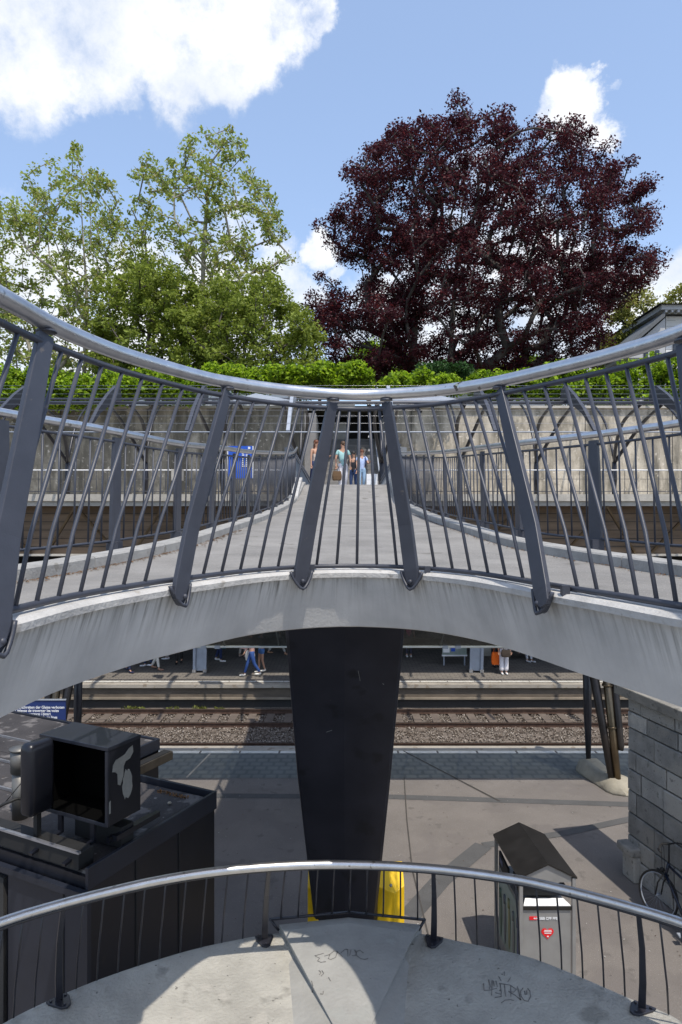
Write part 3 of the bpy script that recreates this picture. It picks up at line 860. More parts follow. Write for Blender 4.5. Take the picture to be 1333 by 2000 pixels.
# yellow guards flanking pillar base
def guard(x0, x1, label, inner_left):
    t = thing('collision_guard', label, 'guard post', ((x0 + x1) / 2, 9.5, 0), 'yellow guards at the pillar base')
    top = 1.21; xm = x0 + (x1 - x0) * (.62 if not inner_left else .38)
    yf = 9.32; yb = 9.75
    g = MB()
    f = [(x0, yf + .08, 0), (xm, yf, 0), (x1, yf + .10, 0), (x1, yb, 0), (x0, yb, 0)]
    h = [(x0, yf + .08, top - .17), (xm, yf, top - .22), (x1, yf + .10, top - .17), (x1, yb, top), (x0, yb, top)]
    g.add(f + h, [(0, 1, 6, 5), (1, 2, 7, 6), (2, 3, 8, 7), (3, 4, 9, 8), (4, 0, 5, 9), (5, 6, 7, 8, 9), (4, 3, 2, 1, 0)])
    obj('body', g, M['yellow'], t, bevel=.008)
    b = MB(); b.sphere((xm - .05, yf + .03, top - .13), .022, 8, 5); obj('bolt', b, M['steelbin'], t)
guard(.50, .875, 'yellow painted steel guard at the right foot of the black pillar', False)
guard(-.46, -.10, 'yellow painted steel guard at the left foot of the black pillar', True)

# ================================================================== RAILINGS
def bent(a, b, kink=.28, out=None, r=.0085, seg=7):
    """a bar from a (bottom) to b (top) with a slight knee"""
    k = a.lerp(b, kink)
    if out is not None: k = k + out
    k1 = a.lerp(k, .86); k2 = k.lerp(b, .08)
    return [a, k1, k, k2, b]

def post_mesh(a, b, tang, out, w0=.086, w1=.068, th=.024, drop=.10):
    """blade post: flat steel wide along the railing, standing between a (kerb) and b (handrail)"""
    k = a.lerp(b, .26) + out
    dd = (b - a).normalized()
    pts = [(a - dd * drop * .8, .036), (a - dd * drop * .62, .070), (a - dd * drop * .30, w0 * .93), (a, w0), (k, w0), (a.lerp(b, .62) + out * .45, (w0 + w1) / 2), (b - (b - a).normalized() * .02, w1 * .86)]
    rings = []
    for i, (p, w) in enumerate(pts):
        d = (pts[min(i + 1, len(pts) - 1)][0] - pts[max(0, i - 1)][0]).normalized()
        t = (tang - d * tang.dot(d)).normalized(); n = d.cross(t)
        rings.append([p - t * w / 2 - n * th / 2, p + t * w / 2 - n * th / 2, p + t * w / 2 + n * th / 2, p - t * w / 2 + n * th / 2])
    # rounded foot
    p, w = pts[0]
    mb = MB(); mb.sweep(rings)
    return mb

def hook_mesh(a, tang, inward):
    """cup-shaped claw that grips the kerb edge under a post"""
    up = Vector((0, 0, 1)); mb = MB()
    out_ = [(-.066, .004), (-.060, -.012), (-.050, -.034), (-.034, -.060), (-.016, -.082), (0, -.090), (.016, -.082), (.034, -.060), (.050, -.034), (.060, -.012), (.066, .004)]
    pl = [a + tang * x + inward * .032 + up * z for x, z in out_]
    mb.prism(pl, inward * .014)
    mb.tube([a + tang * x * 1.02 + inward * (.040 + .026 * (1 - abs(x) / .07)) + up * z for x, z in out_], .0085, 7)
    mb.sphere(a + inward * .062 + up * (-.048), .013, 8, 5)
    mb.box(a + tang * .082 + inward * .0 + up * .012, (.03, .03, .045))
    return mb

# ---- inner bow railing
rail_i = thing('railing', 'steel bow railing round the opening, nearest of the upper railings, with fat stainless handrail', 'railing', (0, 4.2, 5.87))
hp = [Vector((p.x, p.y, ZH)) for p in HRP]
ho = obj('handrail', MB().tube(hp, .0305, 18), M['steel'], rail_i)
INB = offs(IN, .03)
def base_at(px): p = at_px(INB, IN_px, px); return Vector((p.x, p.y, 5.885))
def top_at(px): p = at_px(HRP, HR_px, px); return Vector((p.x, p.y, ZH))
posts = [(-38, 90), (334, 445), (584, 651), (810, 755), (1080, 976), (1425, 1338)]
def centre_dir(p):   # towards the middle of the opening
    c = Vector((.07, min(3.1, p.y), p.z)); d = c - p; d.z = 0
    return d.normalized() if d.length > 1e-6 else Vector((0, -1, 0))
tr_pts, br_pts = [], []
allpx = list(range(-38, 1426, 24))
ppx_b = [p[0] for p in posts]; ppx_t = [p[1] for p in posts]
def tmap(pb): return interp(pb, ppx_b, ppx_t)
OFFR = .078
for pb in allpx:
    a = base_at(pb); b = top_at(tmap(pb)); d = (b - a).normalized()
    tr_pts.append(b - d * OFFR); br_pts.append(a + Vector((0, 0, .008)))
def leg_pair(sgn, y, y0, dy):
    """base and top of the railing on the straight legs of the U beside the viewer"""
    def xat(c, yy):
        m = max(range(len(c)), key=lambda i: c[i].y); part = c[:m + 1] if sgn < 0 else c[m:][::-1]
        return interp(yy, [p.y for p in part], [p.x for p in part])
    yt = y + dy * max(0, y / y0)
    return Vector((xat(INB, y), y, 5.885)), Vector((xat(HRP, yt), yt, ZH))
leg_items = []
for sgn, pb in ((-1, -38), (1, 1425)):
    a0 = base_at(pb); b0 = top_at(tmap(pb)); seq = []; y = a0.y - .118; k = 1
    while y > .25:
        seq.append((y, k)); y -= .118; k += 1
    pairs = [(leg_pair(sgn, y, a0.y, b0.y - a0.y), k) for y, k in seq]
    leg_items += [(sgn, a, b, k) for (a, b), k in pairs]
    tl = [b - (b - a).normalized() * OFFR for (a, b), k in pairs]; bl = [a + Vector((0, 0, .008)) for (a, b), k in pairs]
    if sgn < 0: tr_pts = tl[::-1] + tr_pts; br_pts = bl[::-1] + br_pts
    else: tr_pts += tl; br_pts += bl
obj('top_rail', MB().tube(tr_pts, .0125, 10), M['paint'], rail_i)
obj('bottom_rail', MB().tube(br_pts, .0125, 10), M['paint'], rail_i)
for (pb, pt) in posts:
    a = at_px(IN, IN_px, pb); a = Vector((a.x, a.y, 5.885)); b = top_at(pt)
    tng = (base_at(pb + 12) - base_at(pb - 12)).normalized()
    inn = centre_dir(a)
    po = obj('post', post_mesh(a + inn * .045, b - Vector((0, 0, .028)), tng, -inn * .012), M['paint'], rail_i, bevel=.003)
    obj('foot_claw', hook_mesh(Vector((a.x, a.y, 5.872)), tng, inn), M['paint'], po)
    cp = MB(); cp.tube([b + Vector((0, 0, -.036)), b + Vector((0, 0, -.027))], [.036, .030], 14); obj('cap_plate', cp, M['paint'], po)
for sgn, a, b, k in leg_items:
    if k % 7 == 0:
        inn = Vector((-sgn, 0, 0)); po = obj('post', post_mesh(a + inn * .075, b - Vector((0, 0, .028)), Vector((0, 1, 0)), -inn * .012), M['paint'], rail_i, bevel=.003)
        obj('foot_claw', hook_mesh(Vector((a.x, a.y, 5.872)) + inn * .03, Vector((0, 1, 0)), inn), M['paint'], po)
    else:
        d = (b - a).normalized(); obj('baluster', MB().tube(bent(a, b - d * OFFR, .27, Vector((sgn * .014, 0, 0))), .0083, 8), M['paint'], rail_i)
nb = [8, 6, 5, 7, 8]
for i in range(len(posts) - 1):
    for k in range(nb[i]):
        t = (k + 1) / (nb[i] + 1)
        pb = posts[i][0] * (1 - t) + posts[i + 1][0] * t; pt = posts[i][1] * (1 - t) + posts[i + 1][1] * t
        a = base_at(pb); b = top_at(pt); d = (b - a).normalized(); b = b - d * OFFR
        out = -centre_dir(a) * .014
        obj('baluster', MB().tube(bent(a, b, .27, out), .0083, 8), M['paint'], rail_i)
# sticker on the handrail
sp_ = top_at(895) + Vector((0, -.031, .004))
stk = MB(); stk.box(sp_, (.05, .0015, .034), M=Matrix.Rotation(-.5, 3, 'Y')); so = obj('sticker', stk, M['dark'], rail_i)
stk = MB(); stk.box(sp_ + Vector((-.005, -.0015, .004)), (.03, .0015, .012), M=Matrix.Rotation(.5, 3, 'Y')); obj('sticker_print', stk, M['green_poster'], so)

# ---- outer railings of the deck
def outer_railing(Hpts, Bpts, label, ys0):
    t = thing('railing', label, 'railing', (Bpts[3][0], Bpts[3][1], 5.9))
    H = spline([(x, y, z) for x, y, z in Hpts], 70); B = spline([(x, y, kz(y) + .13) for x, y in Bpts], 70)
    obj('handrail', MB().tube(H, .0305, 14), M['steel'], t)
    def pt(c, y): return Vector((interp(y, [p.y for p in c], [p.x for p in c]), y, interp(y, [p.y for p in c], [p.z for p in c])))
    off = Vector((0, 0, -.085))
    obj('top_rail', MB().tube([p + off for p in H], .0115, 8), M['paint'], t)
    obj('bottom_rail', MB().tube(B, .0115, 8), M['paint'], t)
    y = ys0
    while y < 18.2:
        a = pt(B, y); b = pt(H, y); tg = (pt(B, y + .1) - pt(B, y - .1)).normalized()
        po = obj('post', post_mesh(a, b - Vector((0, 0, .03)), tg, Vector((0, 0, 0)), .12, .10, .03, .10), M['paint'], t)
        f = MB(); f.box(a + Vector((0, 0, -.05)), (.1, .12, .09)); obj('foot_claw', f, M['paint'], po)
        y += 1.1
    y = 3.9; k = 0
    while y < 18.2 and k < 98:
        a = pt(B, y); b = pt(H, y) + off
        obj('baluster', MB().tube([a, b], .0075, 6), M['paint'], t)
        y += .148; k += 1
HL = [(-2.9, .6, 6.87), (-2.62, 3.2, 6.87), (-2.29, 4.58, 6.87), (-1.93, 5.51, 6.87), (-1.62, 6.77, 6.88), (-1.45, 8.3, 6.98), (-1.36, 10.2, 7.10), (-1.27, 13.8, 7.40), (-1.2, 17, 7.68), (-1.2, 18.6, 7.95)]
HRr = [(3.1, .6, 6.87), (2.85, 3.2, 6.87), (2.60, 4.95, 6.87), (2.29, 5.72, 6.87), (1.90, 6.5, 6.88), (1.66, 8.3, 6.98), (1.56, 10.2, 7.10), (1.50, 13.8, 7.40), (1.5, 17, 7.68), (1.52, 18.6, 7.95)]
outer_railing(HL, [(x - .02, y) for x, y, z in HL], 'curved balustrade along the left edge of the footbridge deck', 1.3)
outer_railing(HRr, [(x + .02, y) for x, y, z in HRr], 'curved balustrade along the right edge of the footbridge deck', 1.5)

# ================================================================== LOWER LANDING
ZS = 3.05
sl_track = [(0, 1996), (169, 1917), (338, 1860), (450, 1833), (545, 1818), (680, 1809), (815, 1818), (900, 1834), (1023, 1861), (1111, 1893), (1225, 1942), (1333, 1989)]
edge = [Vector(((px - 666.5) / 1333 * 4199 / (py - 1000), 4199 / (py - 1000), ZS)) for px, py in sl_track]
edge = [Vector((-2.5, 3.3, ZS)), Vector((-2.32, 3.8, ZS))] + edge + [Vector((2.33, 3.8, ZS)), Vector((2.5, 3.3, ZS))]
E = spline(edge, 70)
cen = Vector((0, 2.9, ZS))
land = thing('stair_landing', 'stained concrete nose of the lower stair landing in the foreground', 'stair landing', (0, 4, 2.8))
rings = []
for p in E:
    d = (cen - p); d.z = 0; L = d.length; d.normalize()
    ring = [p + d * .03 + Vector((0, 0, -.42)), p + Vector((0, 0, -.30)), p + Vector((0, 0, -.035)), p + d * .015 + Vector((0, 0, -.012)), p + d * .06, p + d * .30 + Vector((0, 0, -.012)), p + d * .36 + Vector((0, 0, -.022)), p + d * (L * .62) + Vector((0, 0, -.03)), cen + Vector((0, 0, -.03))]
    rings.append(ring)
lm = MB(); lm.sweep(rings, closed_ring=False, smooth=True)
slab_o = obj('slab', lm, M['slab'], land)
# body below/behind
bb = MB(); bb.prism([(-2.5, 3.3, 2.60), (2.5, 3.3, 2.60), (2.6, 0, 2.60), (-2.6, 0, 2.60)], (0, 0, .40)); obj('landing_body', bb, M['slab'], land)
# faceted spine in the middle
def S(px, py, z):
    Y = (CAMZ - z) * 1333 / (py - 1000); return Vector(((px - 666.5) / 1333 * Y, Y, z))
fc = MB()
A = S(545, 1806, 3.085); Bc = S(681, 1792, 3.11); C_ = S(825, 1806, 3.085)
A2 = S(553, 1818, 3.115); C2 = S(812, 1822, 3.115); Bm = S(681, 1803, 3.14)
D1 = S(561, 2420, 2.99); D2 = S(801, 2420, 2.99); F1 = S(690, 2420, 3.05)
E1 = S(683, 2062, 3.09); E2 = S(698, 2062, 3.09)
LB = S(561, 1842, 3.03); RB = S(801, 1846, 3.03)
dn = Vector((0, 0, -.3))
fc.add([A, Bc, C_, A2, Bm, C2, E1, E2, D1, D2, LB, RB, A + dn, Bc + dn, C_ + dn, D1 + dn, D2 + dn, F1],
       [(0, 1, 4, 3), (1, 2, 5, 4), (3, 4, 5, 7, 6), (0, 3, 10), (3, 6, 10), (6, 17, 8, 10), (2, 11, 5), (5, 11, 7), (11, 9, 17, 7), (6, 7, 17), (12, 13, 1, 0), (13, 14, 2, 1), (12, 0, 10, 8, 15), (14, 16, 9, 11, 2)])
spine_o = obj('spine', fc, M['slab2'], land, bevel=.006)
# marker scribbles on the concrete
from mathutils.bvhtree import BVHTree
bvhs = []
for o_ in (spine_o, slab_o):
    bvhs.append(BVHTree.FromPolygons([v.co.copy() for v in o_.data.vertices], [tuple(p.vertices) for p in o_.data.polygons]))
def on_slab(px, py):
    best = None
    for b_v in bvhs:
        h = b_v.ray_cast(Vector((0, 0, CAMZ)), pdir(px, py))
        if h[0] is not None and (best is None or h[3] < best[1]): best = (h[0], h[3])
    return best[0] + Vector((0, 0, .0015))
def scribble(strokes, ox, oy, sc, z, r, parent, name='graffiti'):
    for st in strokes:
        mb = MB(); pts = [on_slab(ox + x * sc, oy + y * sc) for x, y in st]
        mb.tube(pts, r, 5); obj('pen_stroke', mb, M['ink'], parent)
sa = [[(390, 170), (260, 205), (330, 240), (300, 280), (350, 300), (420, 290)], [(400, 210), (470, 190), (540, 135), (590, 145), (560, 230), (490, 260), (455, 245), (480, 190)],
      [(570, 140), (620, 175), (665, 222)], [(640, 160), (700, 110), (735, 112), (740, 210)], [(785, 120), (765, 200)], [(840, 120), (860, 165), (850, 205), (800, 205)],
      [(965, 165), (915, 125), (870, 140), (865, 200), (920, 245), (980, 258), (1030, 245)], [(215, 570), (235, 640), (222, 735)], [(320, 420), (350, 440), (330, 480)], [(365, 420), (390, 460), (350, 500)], [(460, 520), (490, 570)], [(340, 755), (380, 760), (385, 720)]]
def facet_z(x, y):
    z = 3.13
    for _ in range(12):
        Y = (CAMZ - z) * 1333 / (y - 1000); z = 3.115 + (3.07 - 3.115) * (A2.y - Y) / (A2.y - E1.y)
    return z + .003
scribble(sa, 580, 1840, 1 / 7.4, facet_z, .0024, land)
sb = [[(335, 330), (360, 450), (350, 500)], [(240, 400), (250, 530), (380, 520), (480, 490)], [(400, 340), (390, 620)], [(470, 350), (500, 460)], [(420, 350), (440, 450)], [(625, 180), (628, 250)], [(520, 270), (565, 350)], [(740, 290), (690, 370)],
      [(530, 400), (640, 415), (740, 430), (850, 510), (800, 560), (700, 550)], [(550, 410), (570, 560), (570, 640), (450, 660)], [(455, 570), (560, 600)], [(630, 420), (640, 560), (655, 640)], [(745, 440), (748, 640)], [(720, 560), (830, 620), (935, 710), (870, 460)],
      [(975, 480), (930, 540), (940, 640), (1000, 720), (1070, 730), (1115, 640), (1105, 545), (1060, 490)], [(1005, 540), (1010, 600), (1045, 600), (1048, 530)], [(570, 760), (640, 710), (740, 700), (800, 715)]]
scribble(sb, 920, 1880, 1 / 9.52, ZS - .012, .0026, land)

lrail = thing('railing', 'low steel railing round the lower landing nose, leaning outwards over the platform', 'railing', (0, 5.1, 3.05))
K2 = 3173.0; ZT = CAMZ - K2 / 1333
ht = [(0, 1802), (100, 1771), (199, 1745), (310, 1720), (425, 1702), (560, 1691), (690, 1689), (848, 1697), (1000, 1716), (1111, 1740), (1225, 1770), (1333, 1803)]
H2 = [Vector(((px - 666.5) / 1333 * K2 / (py - 1000), K2 / (py - 1000), ZT)) for px, py in ht]
H2 = [Vector((-2.62, 3.25, ZT)), Vector((-2.30, 3.66, ZT))] + H2 + [Vector((2.30, 3.66, ZT)), Vector((2.62, 3.25, ZT))]
H2 = spline(H2, 80)
obj('handrail', MB().tube(H2, .0275, 16), M['steel'], lrail)
E_in = []
for p in E:
    d = (cen - p); d.z = 0; d.normalize(); E_in.append(p + d * .035)
H2px = [px_of(p) for p in H2]; E2px = [px_of(p) for p in E_in]
def lt(px):
    return Vector((np.interp(px, H2px, [p.x for p in H2]), np.interp(px, H2px, [p.y for p in H2]), ZT))
def lb(px): return Vector((np.interp(px, E2px, [p.x for p in E_in]), np.interp(px, E2px, [p.y for p in E_in]), ZS + .004))
lposts = [(-300, -270), (108, 124), (515, 526), (850, 847), (1263, 1247), (1700, 1660)]
pb_l = [p[0] for p in lposts]; pt_l = [p[1] for p in lposts]
tr = []
for pb in range(-280, 1680, 26):
    b = lt(interp(pb, pb_l, pt_l)); a = lb(pb); d = (b - a).normalized(); tr.append(b - d * .048)
obj('top_rail', MB().tube(tr, .012, 8), M['blackpaint'], lrail)
for pb, pt in lposts:
    a = lb(pb); b = lt(pt); tng = (lb(pb + 12) - lb(pb - 12)).normalized(); d = (b - a).normalized()
    inn = (cen - a); inn.z = 0; inn.normalize()
    a2 = a + inn * .05
    rings = []
    for u, w in ((0, .046), (.25, .042), (.6, .034), (.985, .026)):
        p = a2.lerp(b, u) - inn * .03 * math.sin(u * math.pi)
        t = tng; n = d.cross(t).normalized()
        rings.append([p - t * w / 2 - n * .009, p + t * w / 2 - n * .009, p + t * w / 2 + n * .009, p - t * w / 2 + n * .009])
    m_ = MB(); m_.sweep(rings); po = obj('post', m_, M['blackpaint'], lrail, bevel=.002)
    pl = [a2 + tng * x + inn * y + Vector((0, 0, -.006)) for x, y in ((-.065, -.04), (.065, -.04), (.065, .0), (.03, .085), (.0, .10), (-.03, .085), (-.065, 0))]
    f = MB(); f.prism(pl, (0, 0, .014)); obj('foot_plate', f, M['blackpaint'], po, bevel=.003)
    f = MB()
    for (x, y) in ((-.045, -.015), (.045, -.015), (0, .07)):
        q_ = a2 + tng * x + inn * y; f.tube([q_ + Vector((0, 0, .006)), q_ + Vector((0, 0, .018))], .009, 6)
    obj('bolt', f, M['blackpaint'], po)
nbl = [9, 9, 9, 9, 9]
# bent bottom bar over the spine
cA = S(547, 1806, 3.09); cB = S(681, 1789, 3.13); cC = S(822, 1806, 3.09)
bar_pts = [S(545, 1818, 3.06), S(528, 1796, 3.13), S(681, 1782, 3.145), S(830, 1797, 3.13), S(818, 1818, 3.06)]
bm_ = MB()
for u, w in zip(bar_pts, bar_pts[1:]): bm_.tube([u, w], .0105, 8)
for u in bar_pts[1:-1]: bm_.sphere(u, .0115, 8, 5)
obj('bottom_rail', bm_, M['blackpaint'], lrail)
for i in range(len(lposts) - 1):
    for k in range(nbl[i]):
        t = (k + 1) / (nbl[i] + 1)
        pb = lposts[i][0] * (1 - t) + lposts[i + 1][0] * t; pt = lposts[i][1] * (1 - t) + lposts[i + 1][1] * t
        a = lb(pb); b = lt(pt)
        if 535 < pb < 825:
            q0 = bar_pts[1] if pb < 681 else bar_pts[2]; q1 = bar_pts[2] if pb < 681 else bar_pts[3]
            p0 = 528 if pb < 681 else 681; p1 = 681 if pb < 681 else 830
            a = q0.lerp(q1, (pb - p0) / (p1 - p0))
        d = (b - a).normalized(); b = b - d * .048
        out = (a - cen); out.z = 0; out.normalize()
        obj('baluster', MB().tube(bent(a, b, .3, out * .012, r=.006), .0062, 7), M['blackpaint'], lrail)

# ================================================================== KIOSK (anthracite sheet-metal kiosk with roof equipment)
KO = Vector((-2.27, 6.12, 0)); KU = Vector((.445, .895, 0)).normalized(); KV = Vector((-.895, .445, 0)).normalized()
def K(u, v, z): return KO + KU * u + KV * v + Vector((0, 0, z))
KR = Matrix((KU, KV, Vector((0, 0, 1)))).transposed()
def kbox(mb, u0, u1, v0, v1, z0, z1):
    c = K((u0 + u1) / 2, (v0 + v1) / 2, (z0 + z1) / 2)
    return mb.box(c, (abs(u1 - u0), abs(v1 - v0), abs(z1 - z0)), M=KR)
kiosk = thing('kiosk', 'anthracite sheet-metal kiosk with a dirty flat roof at the left below the bridge', 'kiosk', K(1, 1, 0))
w = MB(); kbox(w, .02, 1.88, .02, 5.0, 0, 2.90); obj('wall', w, M['kiosk'], kiosk)
w = MB(); kbox(w, 1.88, 3.11, 1.93, 5.0, 0, 2.90); obj('wall', w, M['kiosk'], kiosk)
# cladding joints on the right face, plinth
for uu in (.62, 1.26):
    w = MB(); kbox(w, uu - .008, uu + .008, .012, .024, .05, 2.88); obj('cladding_joint', w, M['rubber'], kiosk)
w = MB(); kbox(w, -.005, .04, .005, 1.05, .05, 2.72); obj('front_panel', w, M['kioskfront'], kiosk)
for vv in (.30,):
    w = MB(); kbox(w, -.012, .004, vv - .006, vv + .006, .1, 2.7); obj('panel_joint', w, M['rubber'], kiosk)
w = MB(); kbox(w, -.02, .03, 1.10, 1.5, .05, 2.66); obj('recess', w, M['dark'], kiosk)
w = MB(); kbox(w, .06, 1.84, .06, 5.0, 2.86, 2.93); kbox(w, 1.8, 3.07, 1.97, 5.0, 2.86, 2.935); roof = obj('roof', w, M['roof'], kiosk)
# parapets
w = MB(); kbox(w, 0, 1.90, 0, .035, 2.80, 3.0); kbox(w, 1.865, 1.90, .035, 1.93, 2.80, 3.0)
kbox(w, 3.08, 3.12, 1.91, 5.0, 2.80, 2.96); kbox(w, 1.90, 3.08, 1.91, 1.95, 2.80, 2.96); obj('parapet', w, M['kioskfront'], roof, bevel=.004)
for vv in (2.5, 3.3, 4.1):
    pass
for uu in (.95, 1.55, 2.2):
    w = MB(); kbox(w, uu - .012, uu + .012, 1.98, 5.0, 2.935, 2.965); obj('seam', w, M['seam'], roof)
# front gutter box
w = MB(); kbox(w, -.06, .0, .0, 2.8, 2.74, 2.80); obj('fascia_trim', w, M['kioskfront'], kiosk)
w = MB(); kbox(w, .02, .20, .14, 3.0, 2.935, 3.09); obj('roof_ledge', w, M['rubber'], kiosk, bevel=.006)
w = MB(); kbox(w, .0, .03, .12, 3.0, 3.095, 3.115); obj('ledge_trim', w, M['seam'], kiosk)
# gutter beyond the display box, right side of the second module
w = MB(); kbox(w, 1.95, 3.2, 1.74, 1.90, 2.66, 2.78); g_ = obj('gutter', w, M['gutter'], kiosk, bevel=.006)
w = MB(); kbox(w, 1.98, 3.17, 1.76, 1.88, 2.781, 2.786); obj('gutter_channel', w, M['rubber'], g_)
w = MB(); w.sphere(K(1.5, .35, 2.95), .022, 8, 5, (1, 1, .7)); obj('pebble', w, M['footing'], roof)
leafcloud('moss', [K(1.72, .3 + .05 * i, 2.94) for i in range(9)], [.05] * 9, 22, .012, M['debris'], .3, parent=kiosk)

# open display box standing on the roof
BX = P(211, 1461, 6.40); BX2 = P(277, 1436, 6.77); BX3 = P(61, 1439, 6.72)
bu = (BX2 - BX); bu.z = 0; bv = (BX3 - BX); bv.z = 0
bu = KU * .43; bv = (KV * .90)
zt, zb = 3.99, 3.24
box = thing('display_cabinet', 'open black box cabinet with flaked patches standing on brackets on the kiosk roof', 'cabinet', (BX.x - .4, BX.y + .3, 2.94))
def B3(a, b, z): 
    v = BX + bu * a + bv * b; return Vector((v.x, v.y, z))
def bpan(mb, a0, a1, b0, b1, z0, z1):
    c = B3((a0 + a1) / 2, (b0 + b1) / 2, (z0 + z1) / 2)
    return mb.box(c, (abs(a1 - a0) * .43, abs(b1 - b0) * .90, z1 - z0), M=KR)
t_ = .028
w = MB(); bpan(w, -.03, 1.0, -.01, 1.01, zt - .035, zt); obj('top_panel', w, M['kioskfront'], box, bevel=.004)
w = MB(); bpan(w, 0, 1, 0, t_, zb, zt - .037); side = obj('side_panel', w, M['kiosk'], box)
w = MB(); bpan(w, 0, 1, 1 - t_, 1, zb, zt - .037); obj('side_panel', w, M['kiosk'], box)
w = MB(); bpan(w, .02, .95, .04, .96, zt - .042, zt - .038); obj('liner', w, M['void'], box)
w = MB(); bpan(w, .0, .97, t_ + .002, 1 - t_ - .002, zb, zb + .03); obj('bottom_panel', w, M['void'], box)
for b0_ in (.965, .032):
    w = MB(); bpan(w, .03, .93, b0_, b0_ + .005, zb + .032, zt - .04); obj('liner', w, M['void'], box)
w = MB(); bpan(w, .93, .985, t_ + .002, 1 - t_ - .002, zb + .032, zt - .04); obj('back_panel', w, M['void'], box)
w = MB(); bpan(w, -.02, .03, -.004, .035, zb, zt - .04); bpan(w, -.02, .03, .965, 1.004, zb, zt - .04); bpan(w, -.02, .03, .037, .963, zb - .005, zb + .03); obj('front_frame', w, M['kioskfront'], box, bevel=.003)
# flaked paint patches on the right side
def patch(pts, name='flaked_patch'):
    mb = MB(); mb.prism([B3(a, -.006, z) for a, z in pts], KV * .004 * 1.0)
    obj(name, mb, M['glue'], side)
def rag(cx, cz, rx, rz, n=22, seed=0, j=.22):
    r_ = random.Random(seed); return [(cx + rx * math.cos(2 * math.pi * i / n) * (1 + r_.uniform(-j, j)), cz + rz * math.sin(2 * math.pi * i / n) * (1 + r_.uniform(-j, j))) for i in range(n)]
patch([(.14, 3.80), (.22, 3.84), (.38, 3.85), (.50, 3.86), (.62, 3.90), (.74, 3.915), (.76, 3.85), (.66, 3.80), (.52, 3.79), (.46, 3.75), (.45, 3.66), (.36, 3.58), (.28, 3.60), (.27, 3.70), (.20, 3.73), (.12, 3.74)])
patch(rag(.58, 3.56, .15, .145, 26, 3, .16))
patch([(.02, 3.36), (.07, 3.36), (.07, 3.48), (.02, 3.47)])
# brackets
for b_c in (.22, .70):
    w = MB()
    p0 = B3(.02, b_c, zb); p1 = B3(.02, b_c, 3.06); p2 = B3(-.75, b_c, 2.96)
    w.bar(p0, p1, .05, .03, up=KU); w.bar(p1 + Vector((0, 0, .012)), B3(-.8, b_c, 3.0), .045, .025); obj('bracket', w, M['kiosk'], box)
w = MB(); kk = B3(.5, .1, 3.0); w.bar(B3(.2, .0, 3.10), B3(1.6, .0, 3.10), .05, .05); w.bar(B3(.2, .10, 3.06), B3(1.6, .10, 3.06), .04, .05); obj('rail_foot', w, M['kiosk'], box)
w = MB(); w.box(B3(.6, .35, 3.06), (.16, .62, .20), M=KR); obj('ballast_block', w, M['rubber'], box)
# rounded black casing at the left of the cabinet
cs = thing('speaker_casing', 'tall rounded black plastic casing leaning against the left side of the open cabinet', 'casing', B3(-.3, 1.05, 2.94))
rings = []
pc = P(73, 1500, 6.55); 
def rr_ring(c, hw, hd, rad, z, n=5):
    pts = []
    for (sx, sy, a0) in ((1, 1, 0), (-1, 1, 90), (-1, -1, 180), (1, -1, 270)):
        for k in range(n):
            a = R(a0 + 90 * k / (n - 1)); pts.append(c + KV * (-1) * (sx * (hw - rad) + rad * math.cos(a)) + KU * (sy * (hd - rad) + rad * math.sin(a)))
    return [Vector((p.x, p.y, z)) for p in pts]
for z, ins in ((3.32, .035), (3.335, .012), (3.36, 0), (3.94, 0), (3.975, .008), (4.0, .028), (4.012, .06)):
    rings.append(rr_ring(pc, .085 - ins, .15 - ins, max(.012, .06 - ins), z))
m_ = MB(); m_.sweep(rings, smooth=True); obj('casing', m_, M['kiosk'], cs)
w = MB(); w.bar(Vector((pc.x, pc.y, 2.94)), Vector((pc.x, pc.y, 3.34)), .05, .05, up=KU); obj('stand', w, M['rubber'], cs)
# vent pipe behind
vp = P(40, 1480, 7.3); vt = thing('roof_vent', 'short galvanised vent hood on the kiosk roof, half hidden by the black casing', 'vent', (vp.x, vp.y, 2.94))
m_ = MB(); m_.tube([(vp.x, vp.y, 2.93), (vp.x, vp.y, 3.42)], .085, 20); obj('pipe', m_, M['vent'], vt)
m_ = MB(); m_.tube([(vp.x, vp.y, 3.42), (vp.x, vp.y, 3.66)], .10, 24); m_.tube([(vp.x, vp.y, 3.66), (vp.x, vp.y, 3.675), (vp.x, vp.y, 3.70)], [.115, .115, .02], 24); obj('hood', m_, M['vent'], vt)
# cable on roof
m_ = MB(); m_.tube(spline([P(-60, 1610, 6.5), P(0, 1575, 6.5), P(20, 1566, 6.5), P(38, 1560, 6.55), P(60, 1572, 6.6)], 20), .016, 7)
solo('cable', m_, M['rubber'], 'thick black cable sagging across the kiosk roof to the black casing', 'cable')
m_ = MB(); m_.tube([P(8, 1570, 6.5), P(48, 1522, 6.6)], .005, 6)
solo('cable', m_, M['rubber'], 'thin taut black wire rising from the cable to the black casing', 'cable')

